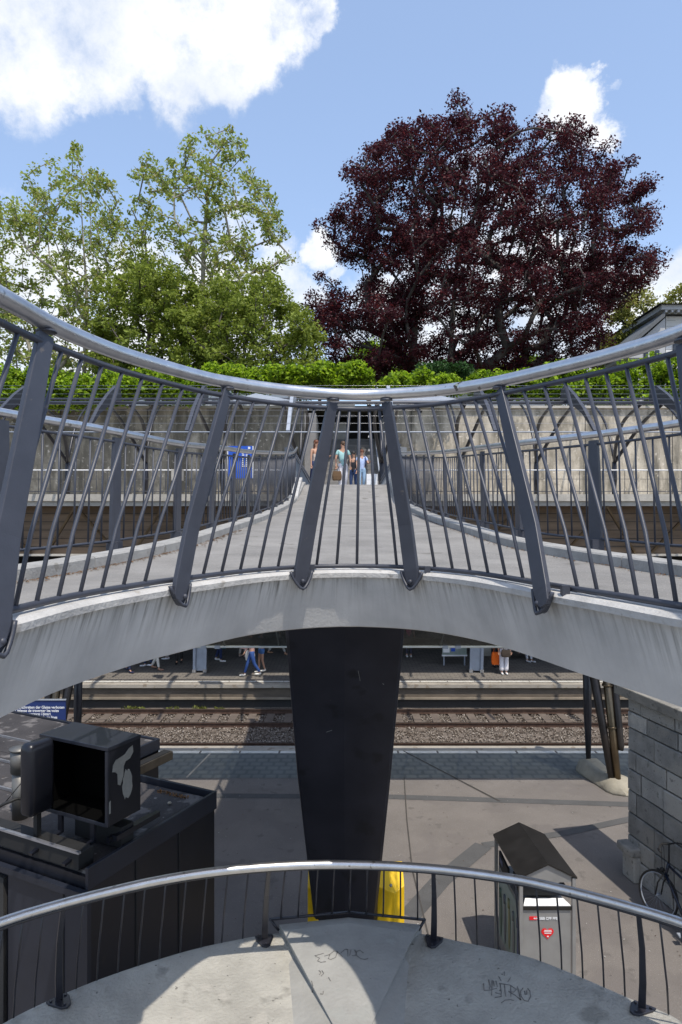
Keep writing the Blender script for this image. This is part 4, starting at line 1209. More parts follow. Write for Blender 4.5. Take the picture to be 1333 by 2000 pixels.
# ================================================================== RIGHT ASHLAR WALL
WO = Vector((4.93, 11.7, 0)); WD = Vector((.21, -.98, 0)).normalized(); WN = Vector((-WD.y * -1, 0, 0))
WNn = Vector((WD.y, -WD.x, 0)).normalized()   # candidate normal
if WNn.x > 0: WNn = -WNn                      # faces left (-x)
sw = thing('stone_wall', 'grey coursed granite block wall with an overhanging coping slab on the right', 'wall', WO + WD * 3)
WL = 8.0
WM = Matrix((WD, -WNn, Vector((0, 0, 1)))).transposed()
m_ = MB(); c = WO + WD * (WL / 2) - WNn * .36 + Vector((0, 0, 1.5)); m_.box(c, (WL - .04, .66, 3.0), M=WM); obj('mortar_core', m_, M['mortar'], sw)
rr = random.Random(5)
blk = MB(); courses = [0.0, .36, .70, 1.08, 1.46, 1.82, 2.14, 2.52, 2.80, 3.02]
for i in range(len(courses) - 1):
    z0, z1 = courses[i], courses[i + 1]
    x = 0
    first = True
    while x < WL:
        L_ = rr.uniform(.42, .85) if not first else rr.choice([.22, .5, .7, .35]); first = False
        x1 = min(WL, x + L_); dep = .07 + rr.uniform(-.008, .012)
        j = .011
        # block with chamfered front
        def pt(u, v, z): return WO + WD * u + WNn * v + Vector((0, 0, z))
        b0 = [(x + j, z0 + j), (x1 - j, z0 + j), (x1 - j, z1 - j), (x + j, z1 - j)]
        ch = .012
        b1 = [(x + j + ch, z0 + j + ch), (x1 - j - ch, z0 + j + ch), (x1 - j - ch, z1 - j - ch), (x + j + ch, z1 - j - ch)]
        vs = [pt(a, -.06, b) for a, b in b0] + [pt(a, dep - .055 - .012, b) for a, b in b0] + [pt(a, dep - .055 + rr.uniform(-.004, .006), b) for a, b in b1]
        blk.add(vs, [(0, 1, 5, 4), (1, 2, 6, 5), (2, 3, 7, 6), (3, 0, 4, 7), (4, 5, 9, 8), (5, 6, 10, 9), (6, 7, 11, 10), (7, 4, 8, 11), (8, 9, 10, 11), (3, 2, 1, 0)])
        x = x1
    # end face stone
    e = MB()
    blk.box(WO - WNn * .33 + WD * (-.004) + Vector((0, 0, (z0 + z1) / 2)), (.06, .56 + .02 * rr.random(), z1 - z0 - .024), M=WM)
obj('ashlar_blocks', blk, M['granite'], sw)
m_ = MB(); m_.box(WO + WD * (WL / 2 - .14) - WNn * .34 + Vector((0, 0, 3.11)), (WL + .28, .86, .17), M=WM); obj('coping', m_, M['coping'], sw, bevel=.015)
# stepped plinth at the foot
m_ = MB(); m_.box(WO + WD * .16 + WNn * .10 + Vector((0, 0, .52)), (.40, .22, .14), M=WM); m_.box(WO + WD * .17 + WNn * .05 + Vector((0, 0, .22)), (.34, .15, .44), M=WM); obj('plinth', m_, M['granite'], sw, bevel=.03)

# ================================================================== RECYCLING BIN STATION
bn = thing('recycling_station', 'grey steel recycling bin station under a dark gabled roof with red heart sticker', 'recycling bin', (2.6, 9.1, 0))
yf, yb = 8.6, 9.69; xc, hw = 2.6, .333; za, ze = 1.78, 1.63
shx = -.062  # slight skew of the axis with depth
def bp(x, y, z): return Vector((xc + x + shx * (y - yf) / (yb - yf), y, z))
m_ = MB(); t_ = .018
for s in (-1, 1):
    poly = [bp(0, yf - .03, za), bp(s * (hw + .035), yf - .03, ze - .02), bp(s * (hw + .035), yf - .03, ze - .045), bp(0, yf - .03, za - .022)]
    back = [bp(0, yb + .03, za), bp(s * (hw + .035), yb + .03, ze - .02), bp(s * (hw + .035), yb + .03, ze - .045), bp(0, yb + .03, za - .022)]
    m_.add(poly + back, [(0, 1, 2, 3), (4, 7, 6, 5), (0, 4, 5, 1), (1, 5, 6, 2), (3, 2, 6, 7)])
obj('roof', m_, M['roofdark'], bn)
m_ = MB()
m_.prism([bp(0, yf, za - .03), bp(hw - .03, yf, ze - .03), bp(hw - .03, yf, 1.53), bp(.16, yf, 1.53), bp(.10, yf, 1.50), bp(-.10, yf, 1.50), bp(-.16, yf, 1.53), bp(-hw + .03, yf, 1.53), bp(-hw + .03, yf, ze - .03)], (0, .02, 0))
obj('gable_panel', m_, M['steelbin'], bn)
for (x, y) in ((-hw, yf), (hw, yf), (-hw, yb), (hw, yb)):
    m_ = MB(); p = bp(x, y, 0); m_.box((p.x, p.y, ze / 2 - .02), (.045, .045, ze - .04)); obj('post', m_, M['steelbin'], bn, bevel=.003)
m_ = MB(); c = bp(0, (yf + yb) / 2, .6)
m_.add([bp(-hw + .03, yf + .01, .06), bp(hw - .03, yf + .01, .06), bp(hw - .03, yb - .01, .06), bp(-hw + .03, yb - .01, .06), bp(-hw + .03, yf + .01, 1.18), bp(hw - .03, yf + .01, 1.18), bp(hw - .03, yb - .01, 1.18), bp(-hw + .03, yb - .01, 1.18)],
       [(0, 1, 5, 4), (1, 2, 6, 5), (2, 3, 7, 6), (3, 0, 4, 7), (4, 5, 6, 7), (0, 3, 2, 1)])
body = obj('body', m_, M['steelbin'], bn, bevel=.004)
m_ = MB(); m_.box(bp(0, yf + .005, 1.205) , (2 * hw - .06, .03, .045)); obj('front_rim', m_, M['roofdark'], body)
m_ = MB(); m_.prism([bp(-hw + .035, yf, 1.23), bp(hw - .035, yf, 1.23), bp(hw - .09, yf + .11, 1.262), bp(-hw + .09, yf + .11, 1.262)], (0, 0, .008)); obj('sloping_lid', m_, M['white'], body)
m_ = MB(); m_.box(bp(0, yf + .30, 1.36), (2 * hw - .08, .36, .12)); obj('liner_box', m_, M['rubber'], body)
m_ = MB(); m_.box(bp(0, yf + .16, 1.315), (2 * hw - .16, .02, .07)); obj('inner_face', m_, M['rubber'], body)
# printed pictures on the left side
xs_ = -hw + .022
m_ = MB()
m_.add([bp(xs_, yf + .06, .25), bp(xs_, yb - .06, .25), bp(xs_, yb - .06, 1.15), bp(xs_, yf + .06, 1.15)], [(0, 1, 2, 3)]); pic = obj('picture_panel', m_, M['green_poster'], body)
prn = random.Random(4)
pc_cols = [mat('print_ink', c_, .5, 0, .2, 12) for c_ in ((.04, .06, .14), (.15, .16, .16), (.20, .20, .10), (.11, .12, .14), (.08, .12, .09))]
for k in range(5):
    y0 = yf + .10 + k * .19
    zc0 = .55 + prn.uniform(-.1, .1); m_ = MB()
    m_.sphere(bp(xs_ - .004, y0 + .07, zc0 + .1), 1, 12, 8, (.004, .06, .30)); m_.tube([bp(xs_ - .004, y0 + .07, zc0 + .36), bp(xs_ - .004, y0 + .07, zc0 + .48)], .02, 8)
    obj('bottle_picture', m_, pc_cols[k], pic)
m_ = MB(); m_.box(bp(-hw + .015, yb - .33, 1.33), (.03, .50, .20)); dk_ = obj('slot_panel', m_, M['rubber'], body)
m_ = MB(); m_.box(bp(-hw - .003, yb - .25, 1.36), (.004, .16, .07)); m_.box(bp(-hw - .003, yb - .47, 1.29), (.004, .10, .06)); obj('slot_print', m_, pc_cols[0], dk_)

def text_obj(name, txt, size, loc, rot, m, parent, align='LEFT', ext=.001, sx=1.0, bold=.0):
    cu = bpy.data.curves.new(name, 'FONT'); cu.body = txt; cu.size = size; cu.align_x = align; cu.extrude = ext; cu.offset = bold
    o = bpy.data.objects.new(name, cu); COL.objects.link(o)
    bpy.context.view_layer.update()
    me = bpy.data.meshes.new_from_object(o.evaluated_get(bpy.context.evaluated_depsgraph_get()))
    bpy.data.objects.remove(o)
    mw = Matrix.Translation(loc) @ rot.to_4x4() @ Matrix.Diagonal((sx, 1, 1, 1)); me.transform(mw)
    me.materials.clear(); me.materials.append(m)
    n = bpy.data.objects.new(name, me); COL.objects.link(n); attach(n, parent); return n
FR = Matrix.Rotation(R(90), 3, 'X')
# logo strip and heart sticker on the front
yy = yf + .004
m_ = MB(); m_.box(bp(-.175, yy, 1.075), (.095, .006, .042)); lg = obj('logo_field', m_, M['red'], body)
m_ = MB(); q = bp(-.14, yy - .004, 1.075)
m_.box(q, (.044, .003, .006)); m_.box(q, (.006, .003, .026))
m_.prism([q + Vector((-.034, 0, 0)), q + Vector((-.018, 0, .013)), q + Vector((-.018, 0, -.013))], (0, .002, 0)); m_.prism([q + Vector((.034, 0, 0)), q + Vector((.018, 0, .013)), q + Vector((.018, 0, -.013))], (0, .002, 0))
obj('logo_arrows', m_, M['textwhite'], lg)
text_obj('lettering', 'SBB CFF FFS', .046, bp(-.098, yy - .004, 1.059), FR, M['textwhite'], lg, sx=.95, bold=.001)
hp_ = []
for k in range(30):
    a = 2 * math.pi * k / 30; x = 16 * math.sin(a) ** 3; z = 13 * math.cos(a) - 5 * math.cos(2 * a) - 2 * math.cos(3 * a) - math.cos(4 * a)
    hp_.append(bp(.005 + x * .0049, yy - .003, .89 + z * .0049))
m_ = MB(); m_.prism(hp_, (0, .003, 0)); hs = obj('heart_sticker', m_, M['red'], body)
for k, (zz_, ww) in enumerate(((.925, .09), (.908, .10), (.888, .085), (.848, .022))):
    m_ = MB(); m_.box(bp(.008, yy - .006, zz_), (ww, .003, .007 if k < 3 else .014)); obj('sticker_text_line', m_, M['textwhite'], hs)

# ================================================================== BICYCLE leaning on the wall
bk_ = thing('bicycle', 'black bicycle leaning against the granite wall at the right edge', 'bicycle', (5.0, 9.6, 0))
FW = P(1291, 1760, 10.35); FW = Vector((4.80, 10.15, .35)); 
bd = WD.copy(); lean = WNn * -.10
FW = WO + WD * 1.22 + WNn * .34 + Vector((0, 0, .35))
RW = FW + bd * 1.05
def wheel(c, axis, turn=0):
    d = (Matrix.Rotation(turn, 3, 'Z') @ bd); up = (Vector((0, 0, 1)) + lean).normalized()
    pts = [c + d * .335 * math.cos(a) + up * .335 * math.sin(a) for a in np.linspace(0, 2 * math.pi, 40, endpoint=False)]
    w_ = obj('wheel', MB().tube([c + d * .312 * math.cos(a) + up * .312 * math.sin(a) for a in np.linspace(0, 2 * math.pi, 40, endpoint=False)], .010, 8, closed=True), M['greysteel'], bk_)
    obj('tyre', MB().tube(pts, .018, 8, closed=True), M['rubber'], w_)
    sp = MB()
    n_ = d.cross(up)
    for k in range(28):
        a = 2 * math.pi * k / 28; s_ = .025 * (1 if k % 2 else -1)
        sp.tube([c + n_ * s_, c + d * .31 * math.cos(a) + up * .31 * math.sin(a)], .0012, 3)
    sp.tube([c - n_ * .045, c + n_ * .045], .02, 8)
    obj('spokes', sp, M['greysteel'], w_)
    f = MB(); f.tube([c + d * .37 * math.cos(a) + up * .37 * math.sin(a) for a in np.linspace(R(70), R(185), 16)] if turn is not None else [], .02, 6)
    return w_
wheel(FW, 0, .25); wheel(RW, 0, 0)
up = (Vector((0, 0, 1)) + lean).normalized()
head_b = FW + bd * .12 + up * .38; head_t = head_b + up * .16 + bd * .05
seat_c = RW - bd * .35 + up * .55; bb_ = FW + bd * .60 - up * .06
fr = MB()
fr.tube([head_b - up * .01, bb_], .022, 10); fr.tube([head_t - up * .02, seat_c - up * .1], .019, 10); fr.tube([seat_c, bb_], .018, 10); fr.tube([bb_, RW], .012, 8); fr.tube([seat_c - up * .1, RW], .010, 8); fr.tube([head_b - up * .03, head_t + up * .02], .024, 10)
obj('frame', fr, mat('black_blue_frame_enamel', (.008, .014, .03), .25, 0, .2, 4), bk_)
fk = MB(); nn_ = bd.cross(up)
for s in (-1, 1): fk.tube([head_b + nn_ * .05 * s - up * .03, FW + up * .2 + bd * .03 + nn_ * .05 * s, FW + nn_ * .05 * s], .011, 8)
fk.tube([head_b - nn_ * .055 - up * .03, head_b + nn_ * .055 - up * .03], .014, 8); obj('fork', fk, M['rubber'], bk_)
hb = MB(); st_ = head_t + up * .28 - bd * .03; hd = (nn_ * .95 + bd * .1).normalized()
hb.tube([head_t, st_], .014, 8); hb.tube(spline([st_ - hd * .28 + bd * .10, st_ - hd * .15 + up * .02, st_ + up * .01, st_ + hd * .15 + up * .02, st_ + hd * .28 + bd * .10], 14), .012, 8); hbo = obj('handlebar', hb, M['rubber'], bk_)
gp = MB(); gp.tube([st_ - hd * .28 + bd * .10, st_ - hd * .32 + bd * .20], .019, 8); gp.tube([st_ + hd * .28 + bd * .10, st_ + hd * .32 + bd * .20], .019, 8); obj('grip', gp, M['rubber'], hbo)
sd = MB(); sd.sphere(seat_c + up * .14, .1, 10, 6, (.8, 1.3, .35)); sd.tube([seat_c, seat_c + up * .13], .014, 8); obj('saddle', sd, M['rubber'], bk_)
ck = MB(); ck.tube([bb_ - nn_ * .07, bb_ + nn_ * .07], .018, 8); ck.tube([bb_ + nn_ * .07, bb_ + nn_ * .07 - up * .15 + bd * .08], .01, 6); ck.tube([bb_ - nn_ * .07, bb_ - nn_ * .07 + up * .15 - bd * .08], .01, 6)
ck.box(bb_ + nn_ * .12 - up * .15 + bd * .08, (.09, .09, .02)); ck.box(bb_ - nn_ * .12 + up * .15 - bd * .08, (.09, .09, .02)); obj('crank', ck, M['greysteel'], bk_)
md_ = MB(); md_.tube([FW + bd * .36 * math.cos(a) + up * .36 * math.sin(a) for a in np.linspace(R(20), R(100), 10)], .022, 6); obj('mudguard', md_, M['rubber'], bk_)
lp = MB(); lp.sphere(head_b + up * .02 - bd * .08, .035, 10, 6); obj('lamp', lp, M['rubber'], bk_)
cb = MB(); cb.tube(spline([st_ - hd * .1, st_ - bd * .14 - up * .05, head_b - bd * .08 + up * .02, head_b - up * .1], 10), .004, 5); cb.tube(spline([st_ + hd * .12, st_ - bd * .10 - up * .12, head_b - bd * .02], 10), .004, 5); obj('brake_cable', cb, M['rubber'], bk_)

# ================================================================== CANOPY SUPPORTS AND GLASS CANOPY OF THE NEAR PLATFORM
def support(sx, label):
    t = thing('canopy_support', label, 'canopy support', (sx, 15.6, 0), 'canopy supports')
    s = 1 if sx > 0 else -1
    # footing: elongated hump
    rings = []
    for u in np.linspace(0, 1, 13):
        c = Vector((sx - s * .18, 16.6, 0)).lerp(Vector((sx + s * .20, 14.85, 0)), u)
        d = Vector((s * .38, -1.75, 0)).normalized(); n = Vector((-d.y, d.x, 0))
        e = math.sin(min(1, max(.0, min(u, 1 - u) * 7)) * math.pi / 2)
        w_ = .05 + .27 * e; h = .04 + .26 * e * (1 - .35 * math.exp(-((u - .5) / .2) ** 2))
        rings.append([c - n * w_, c - n * w_ + Vector((0, 0, .05)), c - n * (w_ - .12 * e) + Vector((0, 0, h)), c + n * (w_ - .12 * e) + Vector((0, 0, h)), c + n * w_ + Vector((0, 0, .05)), c + n * w_])
    m_ = MB(); m_.sweep(rings, smooth=True); obj('footing', m_, M['footing'], t)
    a0 = Vector((sx - s * .10, 16.4, .22)); 
    m_ = MB(); m_.tube([a0, a0 + Vector((-s * .02, 0, 1.1)), a0 + Vector((-s * .05, .0, 3.25))], [.055, .095, .11], 12); obj('thin_column', m_, M['blackpaint'], t)
    b0 = Vector((sx + s * .10, 15.15, .2)); top = Vector((sx - s * .12, 15.55, 3.58))
    m_ = MB(); m_.tube([b0, b0.lerp(top, .25), top], [.075, .085, .095], 16); obj('main_column', m_, M['bronze'], t)
    off = Vector((-s * .12, .05, 0))
    m_ = MB(); m_.tube([b0 + off + Vector((0, 0, .05)), b0.lerp(top, .3) + off * 1.4, top + off * 2.6], [.07, .085, .12], 14); obj('second_column', m_, M['darkbronze'], t)
    off2 = Vector((s * .12, .04, 0))
    m_ = MB(); m_.tube([b0 + off2 * .6 + Vector((0, 0, .7)), b0 + off2 * .7 + Vector((0, 0, .8)), top + off2 * 1.6], [.06, .07, .10], 14); obj('conduit_pipe', m_, M['darkbronze'], t)
    for u in (.35, .62): 
        c = b0.lerp(top, u); m_ = MB(); m_.tube([c - Vector((0, 0, .02)), c + Vector((0, 0, .02))], .118, 16); m_.sphere(c + Vector((-.1, -.06, 0)), .015, 6, 4); obj('collar', m_, M['bronze'], t)
support(6.05, 'brown tubular canopy support on a sand-coloured footing, right of the black pillar')
support(-6.45, 'brown tubular canopy support behind the kiosk, beside the blue warning sign')
def canopy(x0, x1, label):
    t = thing('glass_canopy', label, 'canopy', ((x0 + x1) / 2, 15.5, 4))
    a, b = (13.6, 5.02), (16.45, 2.965)
    m_ = MB(); m_.add([(x0, a[0], a[1]), (x1, a[0], a[1]), (x1, b[0], b[1]), (x0, b[0], b[1]), (x0, a[0], a[1] - .012), (x1, a[0], a[1] - .012), (x1, b[0], b[1] - .012), (x0, b[0], b[1] - .012)],
                      [(0, 1, 2, 3), (7, 6, 5, 4), (0, 4, 5, 1), (2, 6, 7, 3), (1, 5, 6, 2), (0, 3, 7, 4)]); obj('glass', m_, M['canopyglass'], t)
    m_ = MB(); m_.tube([(x0, a[0], a[1] + .03), (x1, a[0], a[1] + .03)], .022, 8); obj('ridge_bar', m_, M['whitepipe'], t)
    x = x0
    while x < x1 + .01:
        m_ = MB(); m_.bar((x, a[0], a[1] + .012), (x, b[0], b[1] + .012), .03, .02); obj('glazing_bar', m_, M['whitepipe'], t); x += 1.3
    return t
gp_ = canopy(-14.5, 14.6, 'sloping dusty glass canopy over the near platform with a long pale gutter pipe')
m_ = MB(); m_.tube([(-14.5, 16.46, 2.95), (14.6, 16.46, 2.95)], .032, 10); obj('pipe', m_, M['whitepipe'], gp_)
m_ = MB(); m_.box((0, 16.48, 3.075), (29, .02, .18)); obj('glass_strip', m_, mat_glass('smoked_glass', (.04, .04, .035), .82, .2), gp_)
for px in (425, 398, 895, 870):
    q = P(px, 1262, 16.45); m_ = MB(); m_.box((q.x, 16.46, 2.95), (.13, .09, .09)); obj('pipe_joint', m_, M['greysteel'], gp_)

# blue warning sign, left
sg = P(128, 1368, 14.2); zt_ = sg.z; x1 = sg.x
wsn = thing('warning_sign', 'navy sign in four languages forbidding crossing of the tracks, behind the kiosk', 'sign', (x1 - .8, 14.2, zt_ - .6))
m_ = MB(); m_.box((x1 - .85, 14.22, zt_ - .26), (1.7, .03, .52)); brd = obj('board', m_, M['navy'], wsn)
m_ = MB(); m_.box((x1 - .85, 14.21, zt_ + .01), (1.72, .05, .02)); obj('frame', m_, M['greysteel'], wsn)
for k, (tx, rx) in enumerate((('Überschreiten der Gleise verboten', 126), ('Défense de traverser les voies', 115), ("Vietato attraversare i binari", 99), ('Do not cross the railway lines', 112))):
    q = P(rx, 1383 + 6.5 * k + 1.2, 14.2)
    text_obj('lettering', tx, .082, Vector((q.x, 14.2, q.z)), FR, M['textwhite'], brd, 'RIGHT', .001, .9, .0012)
for dx in (-.2, -1.5):
    m_ = MB(); m_.box((x1 + dx, 14.25, (zt_ - .5) / 2), (.05, .05, zt_ - .5)); obj('post', m_, M['greysteel'], wsn)

# ================================================================== FAR SIDE: platform furniture, promenade, wall
for (pxc, lab, lean_) in ((391, 'slanted grey-blue steel upright on the far platform, left of the black pillar', .03), (931, 'slanted grey-blue steel upright with bright feet on the far platform, right of the black pillar', -.12)):
    q = P(pxc, 1313, 26.4); t = thing('steel_upright', lab, 'steel column', (q.x, 26.4, 0), 'steel uprights of the far platform')
    for dx, wd in ((-.22, .10), (.2, .10)):
        m_ = MB(); m_.bar((q.x + dx, 26.4, 0), (q.x + dx - lean_ * 2 , 26.9, 4.2), wd, .12, up=(0, 1, 0)); obj('leg', m_, M['greysteel'], t)
        m_ = MB(); m_.box((q.x + dx, 26.38, .06), (.14, .16, .12)); obj('foot', m_, M['steel'], t)
    m_ = MB(); m_.bar((q.x, 26.45, .05), (q.x - lean_ * 2, 26.95, 4.2), .32, .03, up=(0, 1, 0)); obj('web_panel', m_, M['greysteel'], t)
# info cabinet
q = P(888, 1292, 27.6)
t = thing('info_board', 'pale green map board with a blue field on the far platform', 'notice board', (q.x, 27.6, 0))
m_ = MB(); m_.box((q.x, 27.6, .74), (.98, .08, .62)); ib = obj('board', m_, M['green_poster'], t)
m_ = MB(); m_.box((q.x - .06, 27.55, .78), (.16, .02, .42)); obj('blue_print', m_, M['blue'], ib)
m_ = MB(); m_.box((q.x - .33, 27.55, .75), (.26, .02, .45)); m_.box((q.x + .12, 27.55, .85), (.07, .02, .3)); obj('map_print', m_, M['white'], ib)
m_ = MB(); m_.box((q.x, 27.6, .40), (1.02, .12, .05)); obj('shelf', m_, M['white'], t)
for dx in (-.42, .42): m_ = MB(); m_.box((q.x + dx, 27.62, .24), (.05, .05, .5)); obj('leg', m_, M['greysteel'], t)
# bench with concrete ends
q = P(1030, 1276, 28.6)
t = thing('bench', 'white bench on concrete blocks on the far platform', 'bench', (q.x, 28.6, 0))
m_ = MB(); m_.box((q.x + .1, 28.6, .48), (2.6, .42, .06)); obj('seat', m_, M['greysteel'], t)
for dx in (-1.1, 1.25): m_ = MB(); m_.box((q.x + dx, 28.6, .22), (.4, .45, .44)); obj('block', m_, M['ledge'], t)
for px in (950, ):
    q = P(px, 1290, 29.5); t = thing('square_column', 'dark square concrete column behind the shoppers on the far platform', 'column', (q.x, 29.5, 0))
    m_ = MB(); m_.box((q.x, 29.5, 2.3), (.35, .35, 4.6)); obj('shaft', m_, M['ledge'], t)
# back of the shaded platform: shopfronts
bw = thing('underpass_wall', 'dark shopfront wall at the back of the shaded far platform', 'wall', (0, 37, 0))
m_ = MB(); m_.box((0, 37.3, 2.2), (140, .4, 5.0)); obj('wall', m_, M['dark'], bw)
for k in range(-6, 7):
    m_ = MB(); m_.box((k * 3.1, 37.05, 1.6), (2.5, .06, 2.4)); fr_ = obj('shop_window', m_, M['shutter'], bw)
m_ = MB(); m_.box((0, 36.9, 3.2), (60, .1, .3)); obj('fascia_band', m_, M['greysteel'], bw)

# promenade slab with ledge and brown timber underside
pr = thing('promenade', 'raised concrete promenade with pale edge ledge and brown boarded flank above the far platform', 'promenade', (0, 27, 6.5))
for (xa, xb) in ((-60, 60),):
    m_ = MB(); m_.box((0, 26.35, 6.60), (120, 5.1, .38)); obj('slab', m_, M['ledge'], pr)
    m_ = MB(); m_.box((0, 23.76, 6.70), (120, .12, .24)); obj('edge_ledge', m_, M['ledge'], pr)
m_ = MB(); m_.box((0, 24.62, 5.55), (120, .12, 1.72)); brw = obj('boarding', m_, M['brown'], pr)
for k in range(-9, 10):
    if abs(k) < 1: continue
    for s in (-1, 1):
        xx_ = k * 3.1
        m_ = MB(); m_.bar((xx_, 23.9, 6.4), (xx_ + s * 1.25, 24.5, 4.75), .07, .10, up=(0, 1, 0)); obj('strut', m_, M['bronze'], pr)
m_ = MB(); m_.box((0, 24.5, 4.66), (120, .3, .07)); obj('lower_rail', m_, M['ledge'], pr)
for k in range(5):
    m_ = MB(); m_.box((0, 24.553, 4.95 + k * .30), (120, .014, .018)); obj('board_joint', m_, M['rubber'], pr)
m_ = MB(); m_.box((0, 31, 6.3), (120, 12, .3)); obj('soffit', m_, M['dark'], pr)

# promenade railing: white top line and thin bars
prl = thing('railing', 'long level promenade railing with a thin white top line in front of the retaining wall', 'railing', (0, 23.8, 6.8))
for (xa, xb) in ((-18, -1.9), (2.2, 18)):
    m_ = MB(); m_.tube([(xa, 23.8, 7.66), (xb, 23.8, 7.66)], .02, 8); obj('top_rail', m_, M['white'], prl)
    m_ = MB(); m_.tube([(xa, 23.8, 6.92), (xb, 23.8, 6.92)], .015, 6); obj('bottom_rail', m_, M['paint'], prl)
    m_ = MB(); m_.tube([(xa, 23.8, 7.35), (xb, 23.8, 7.35)], .008, 6); obj('wire', m_, M['paint'], prl)
    n_ = 40
    for k in range(n_):
        x = xa + (xb - xa) * (k + .5) / n_
        m_ = MB(); m_.bar((x, 23.8, 6.8), (x, 23.8, 7.65), .016, .016, up=(0, 1, 0)); obj('baluster', m_, M['paint'], prl)

# retaining wall
OX0, OX1 = -1.45, 2.1
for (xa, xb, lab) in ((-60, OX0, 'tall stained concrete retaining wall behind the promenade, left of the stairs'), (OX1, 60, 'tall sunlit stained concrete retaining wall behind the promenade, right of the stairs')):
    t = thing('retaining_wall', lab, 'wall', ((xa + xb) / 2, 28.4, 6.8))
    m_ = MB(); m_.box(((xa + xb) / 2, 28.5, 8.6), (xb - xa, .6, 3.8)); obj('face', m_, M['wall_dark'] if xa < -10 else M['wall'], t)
    m_ = MB(); m_.box(((xa + xb) / 2, 28.45, 10.53), (xb - xa, .78, .10)); obj('coping', m_, M['ledge'], t)
    xs__ = np.arange(max(xa, -16) + .8, min(xb, 16), 3.6)
    for x in xs__:
        m_ = MB(); m_.box((x, 28.196, 8.6), (.03, .012, 3.7)); obj('joint', m_, M['mortar'], t)
# stairs up through the gap
st = thing('stairs', 'flight of concrete steps rising through the gap in the retaining wall', 'stairs', (.3, 27, 6.8))
for k in range(16):
    m_ = MB(); m_.box((.33, 25.2 + .30 * k, 6.8 + .165 * k / 2 + .04), (3.0 if k > 9 else 2.4, .30, .165 * k + .1)); obj('step', m_, M['step'], st)
    m_ = MB(); m_.box((.33, 25.06 + .30 * k, 6.8 + .165 * k + .083), (2.38, .02, .012)); obj('nosing', m_, M['ledge'], st)
m_ = MB(); m_.box((.33, 31.0, 9.2), (3.6, .3, 3.6)); obj('landing_wall', m_, M['dark'], st)
for (x, w_) in ((-1.15, .5), (1.85, .5)):
    m_ = MB(); m_.box((x, 27.6, 8.3), (.42, 4.2, 3.2)); obj('cheek_wall', m_, M['step'], st)
m_ = MB(); m_.box((-.25, 29.6, 9.65), (.95, .08, .9)); obj('pale_panel', m_, M['ledge'], st)
m_ = MB(); m_.box((.1, 29.5, 10.6), (1.0, .08, .6)); obj('sky_panel', m_, M['stonepanel'], st)
for x in (1.2, ): 
    for z in (9.3, 8.75): m_ = MB(); m_.box((x, 28.1, z), (.16, .1, .08)); obj('wall_lamp', m_, M['white'], st)
m_ = MB(); m_.tube([(1.4, 25.0, 7.7), (1.4, 29.5, 10.2)], .03, 8); obj('stair_rail', m_, M['greysteel'], st)
m_ = MB(); m_.tube([(-.75, 25.0, 7.7), (-.75, 29.5, 10.2)], .03, 8); obj('stair_rail', m_, M['greysteel'], st)
# sloped stair parapets flanking the bridge head
for s, lab in ((-1, 'sloping blue-grey stair parapet left of the bridge head'), (1, 'sloping blue-grey stair parapet right of the bridge head')):
    t = thing('stair_parapet', lab, 'parapet', (.2 + s * 1.9, 21.4, 6.7), 'stair parapets by the bridge head')
    if s < 0: pts = [P(556, 874, 21.6), P(568, 872, 21.6), P(606, 940, 20.8), P(606, 962, 20.8), P(556, 968, 21.6)]
    else: pts = [P(795, 874, 21.6), P(783, 872, 21.6), P(744, 940, 20.8), P(744, 962, 20.8), P(795, 968, 21.6)]
    m_ = MB(); m_.prism(pts, (0, .12, 0)); obj('panel', m_, M['stonepanel'], t)
    off = Vector((0, -.08, .06))
    m_ = MB(); m_.tube([pts[1] + off, pts[2] + off], .025, 8); m_.tube([pts[1] + off * 1.0 + Vector((0, 0, -.13)), pts[2] + off + Vector((0, 0, -.13))], .015, 6); obj('handrail', m_, M['paint'], t)
    m_ = MB(); a_ = pts[1].lerp(pts[4], .55) + Vector((0, -.06, 0)); b__ = pts[2].lerp(pts[3], .6) + Vector((0, -.06, 0)); m_.tube([a_, b__], .03, 6); obj('lower_rail', m_, M['paint'], t)
    # curled white end block of the kerb at the crest
    if s < 0: q0, q1 = -1.16, -1.02
    else: q0, q1 = 1.36, 1.5
    m_ = MB()
    rg = []
    for (y, zt_, dx) in ((16.6, 6.60, 0), (17.4, 6.86, 0), (18.2, 7.08, 0), (18.9, 7.16, .02 * s), (19.3, 7.14, .1 * s), (19.5, 7.0, .2 * s)):
        xi = (-1.05 if s < 0 else 1.345) + dx; xo = xi + s * .30
        rg.append([Vector((xi, y, kz(y) - .1)), Vector((xi, y, zt_)), Vector((xo, y, zt_)), Vector((xo, y, kz(y) - .1))])
    m_.sweep(rg); obj('kerb_end', m_, M['kerb'], bridge, bevel=.02)

# blue station sign
q0 = P(446, 871, 21.4); q1 = P(494, 934, 21.4)
t = thing('station_sign', 'upright bright blue sign with white lettering at the left bridge head', 'sign', ((q0.x + q1.x) / 2, 21.4, 6.8))
m_ = MB(); m_.box(((q0.x + q1.x) / 2, 21.42, (q0.z + q1.z) / 2), (q1.x - q0.x, .05, q0.z - q1.z)); bd_ = obj('board', m_, M['blue'], t)
m_ = MB(); m_.box((q0.x - .01, 21.4, (q0.z + q1.z) / 2), (.025, .07, q0.z - q1.z)); m_.box((q1.x + .01, 21.4, (q0.z + q1.z) / 2), (.025, .07, q0.z - q1.z)); obj('frame', m_, M['white'], t)
prn = random.Random(8)
for row in range(9):
    for c_ in range(2):
        z = q0.z - .17 - row * .058
        m_ = MB(); m_.box((q0.x + .47 + c_ * .12 + prn.uniform(-.01, .01), 21.385, z), (prn.uniform(.05, .09), .01, .034)); obj('glyph', m_, M['textwhite'], bd_)
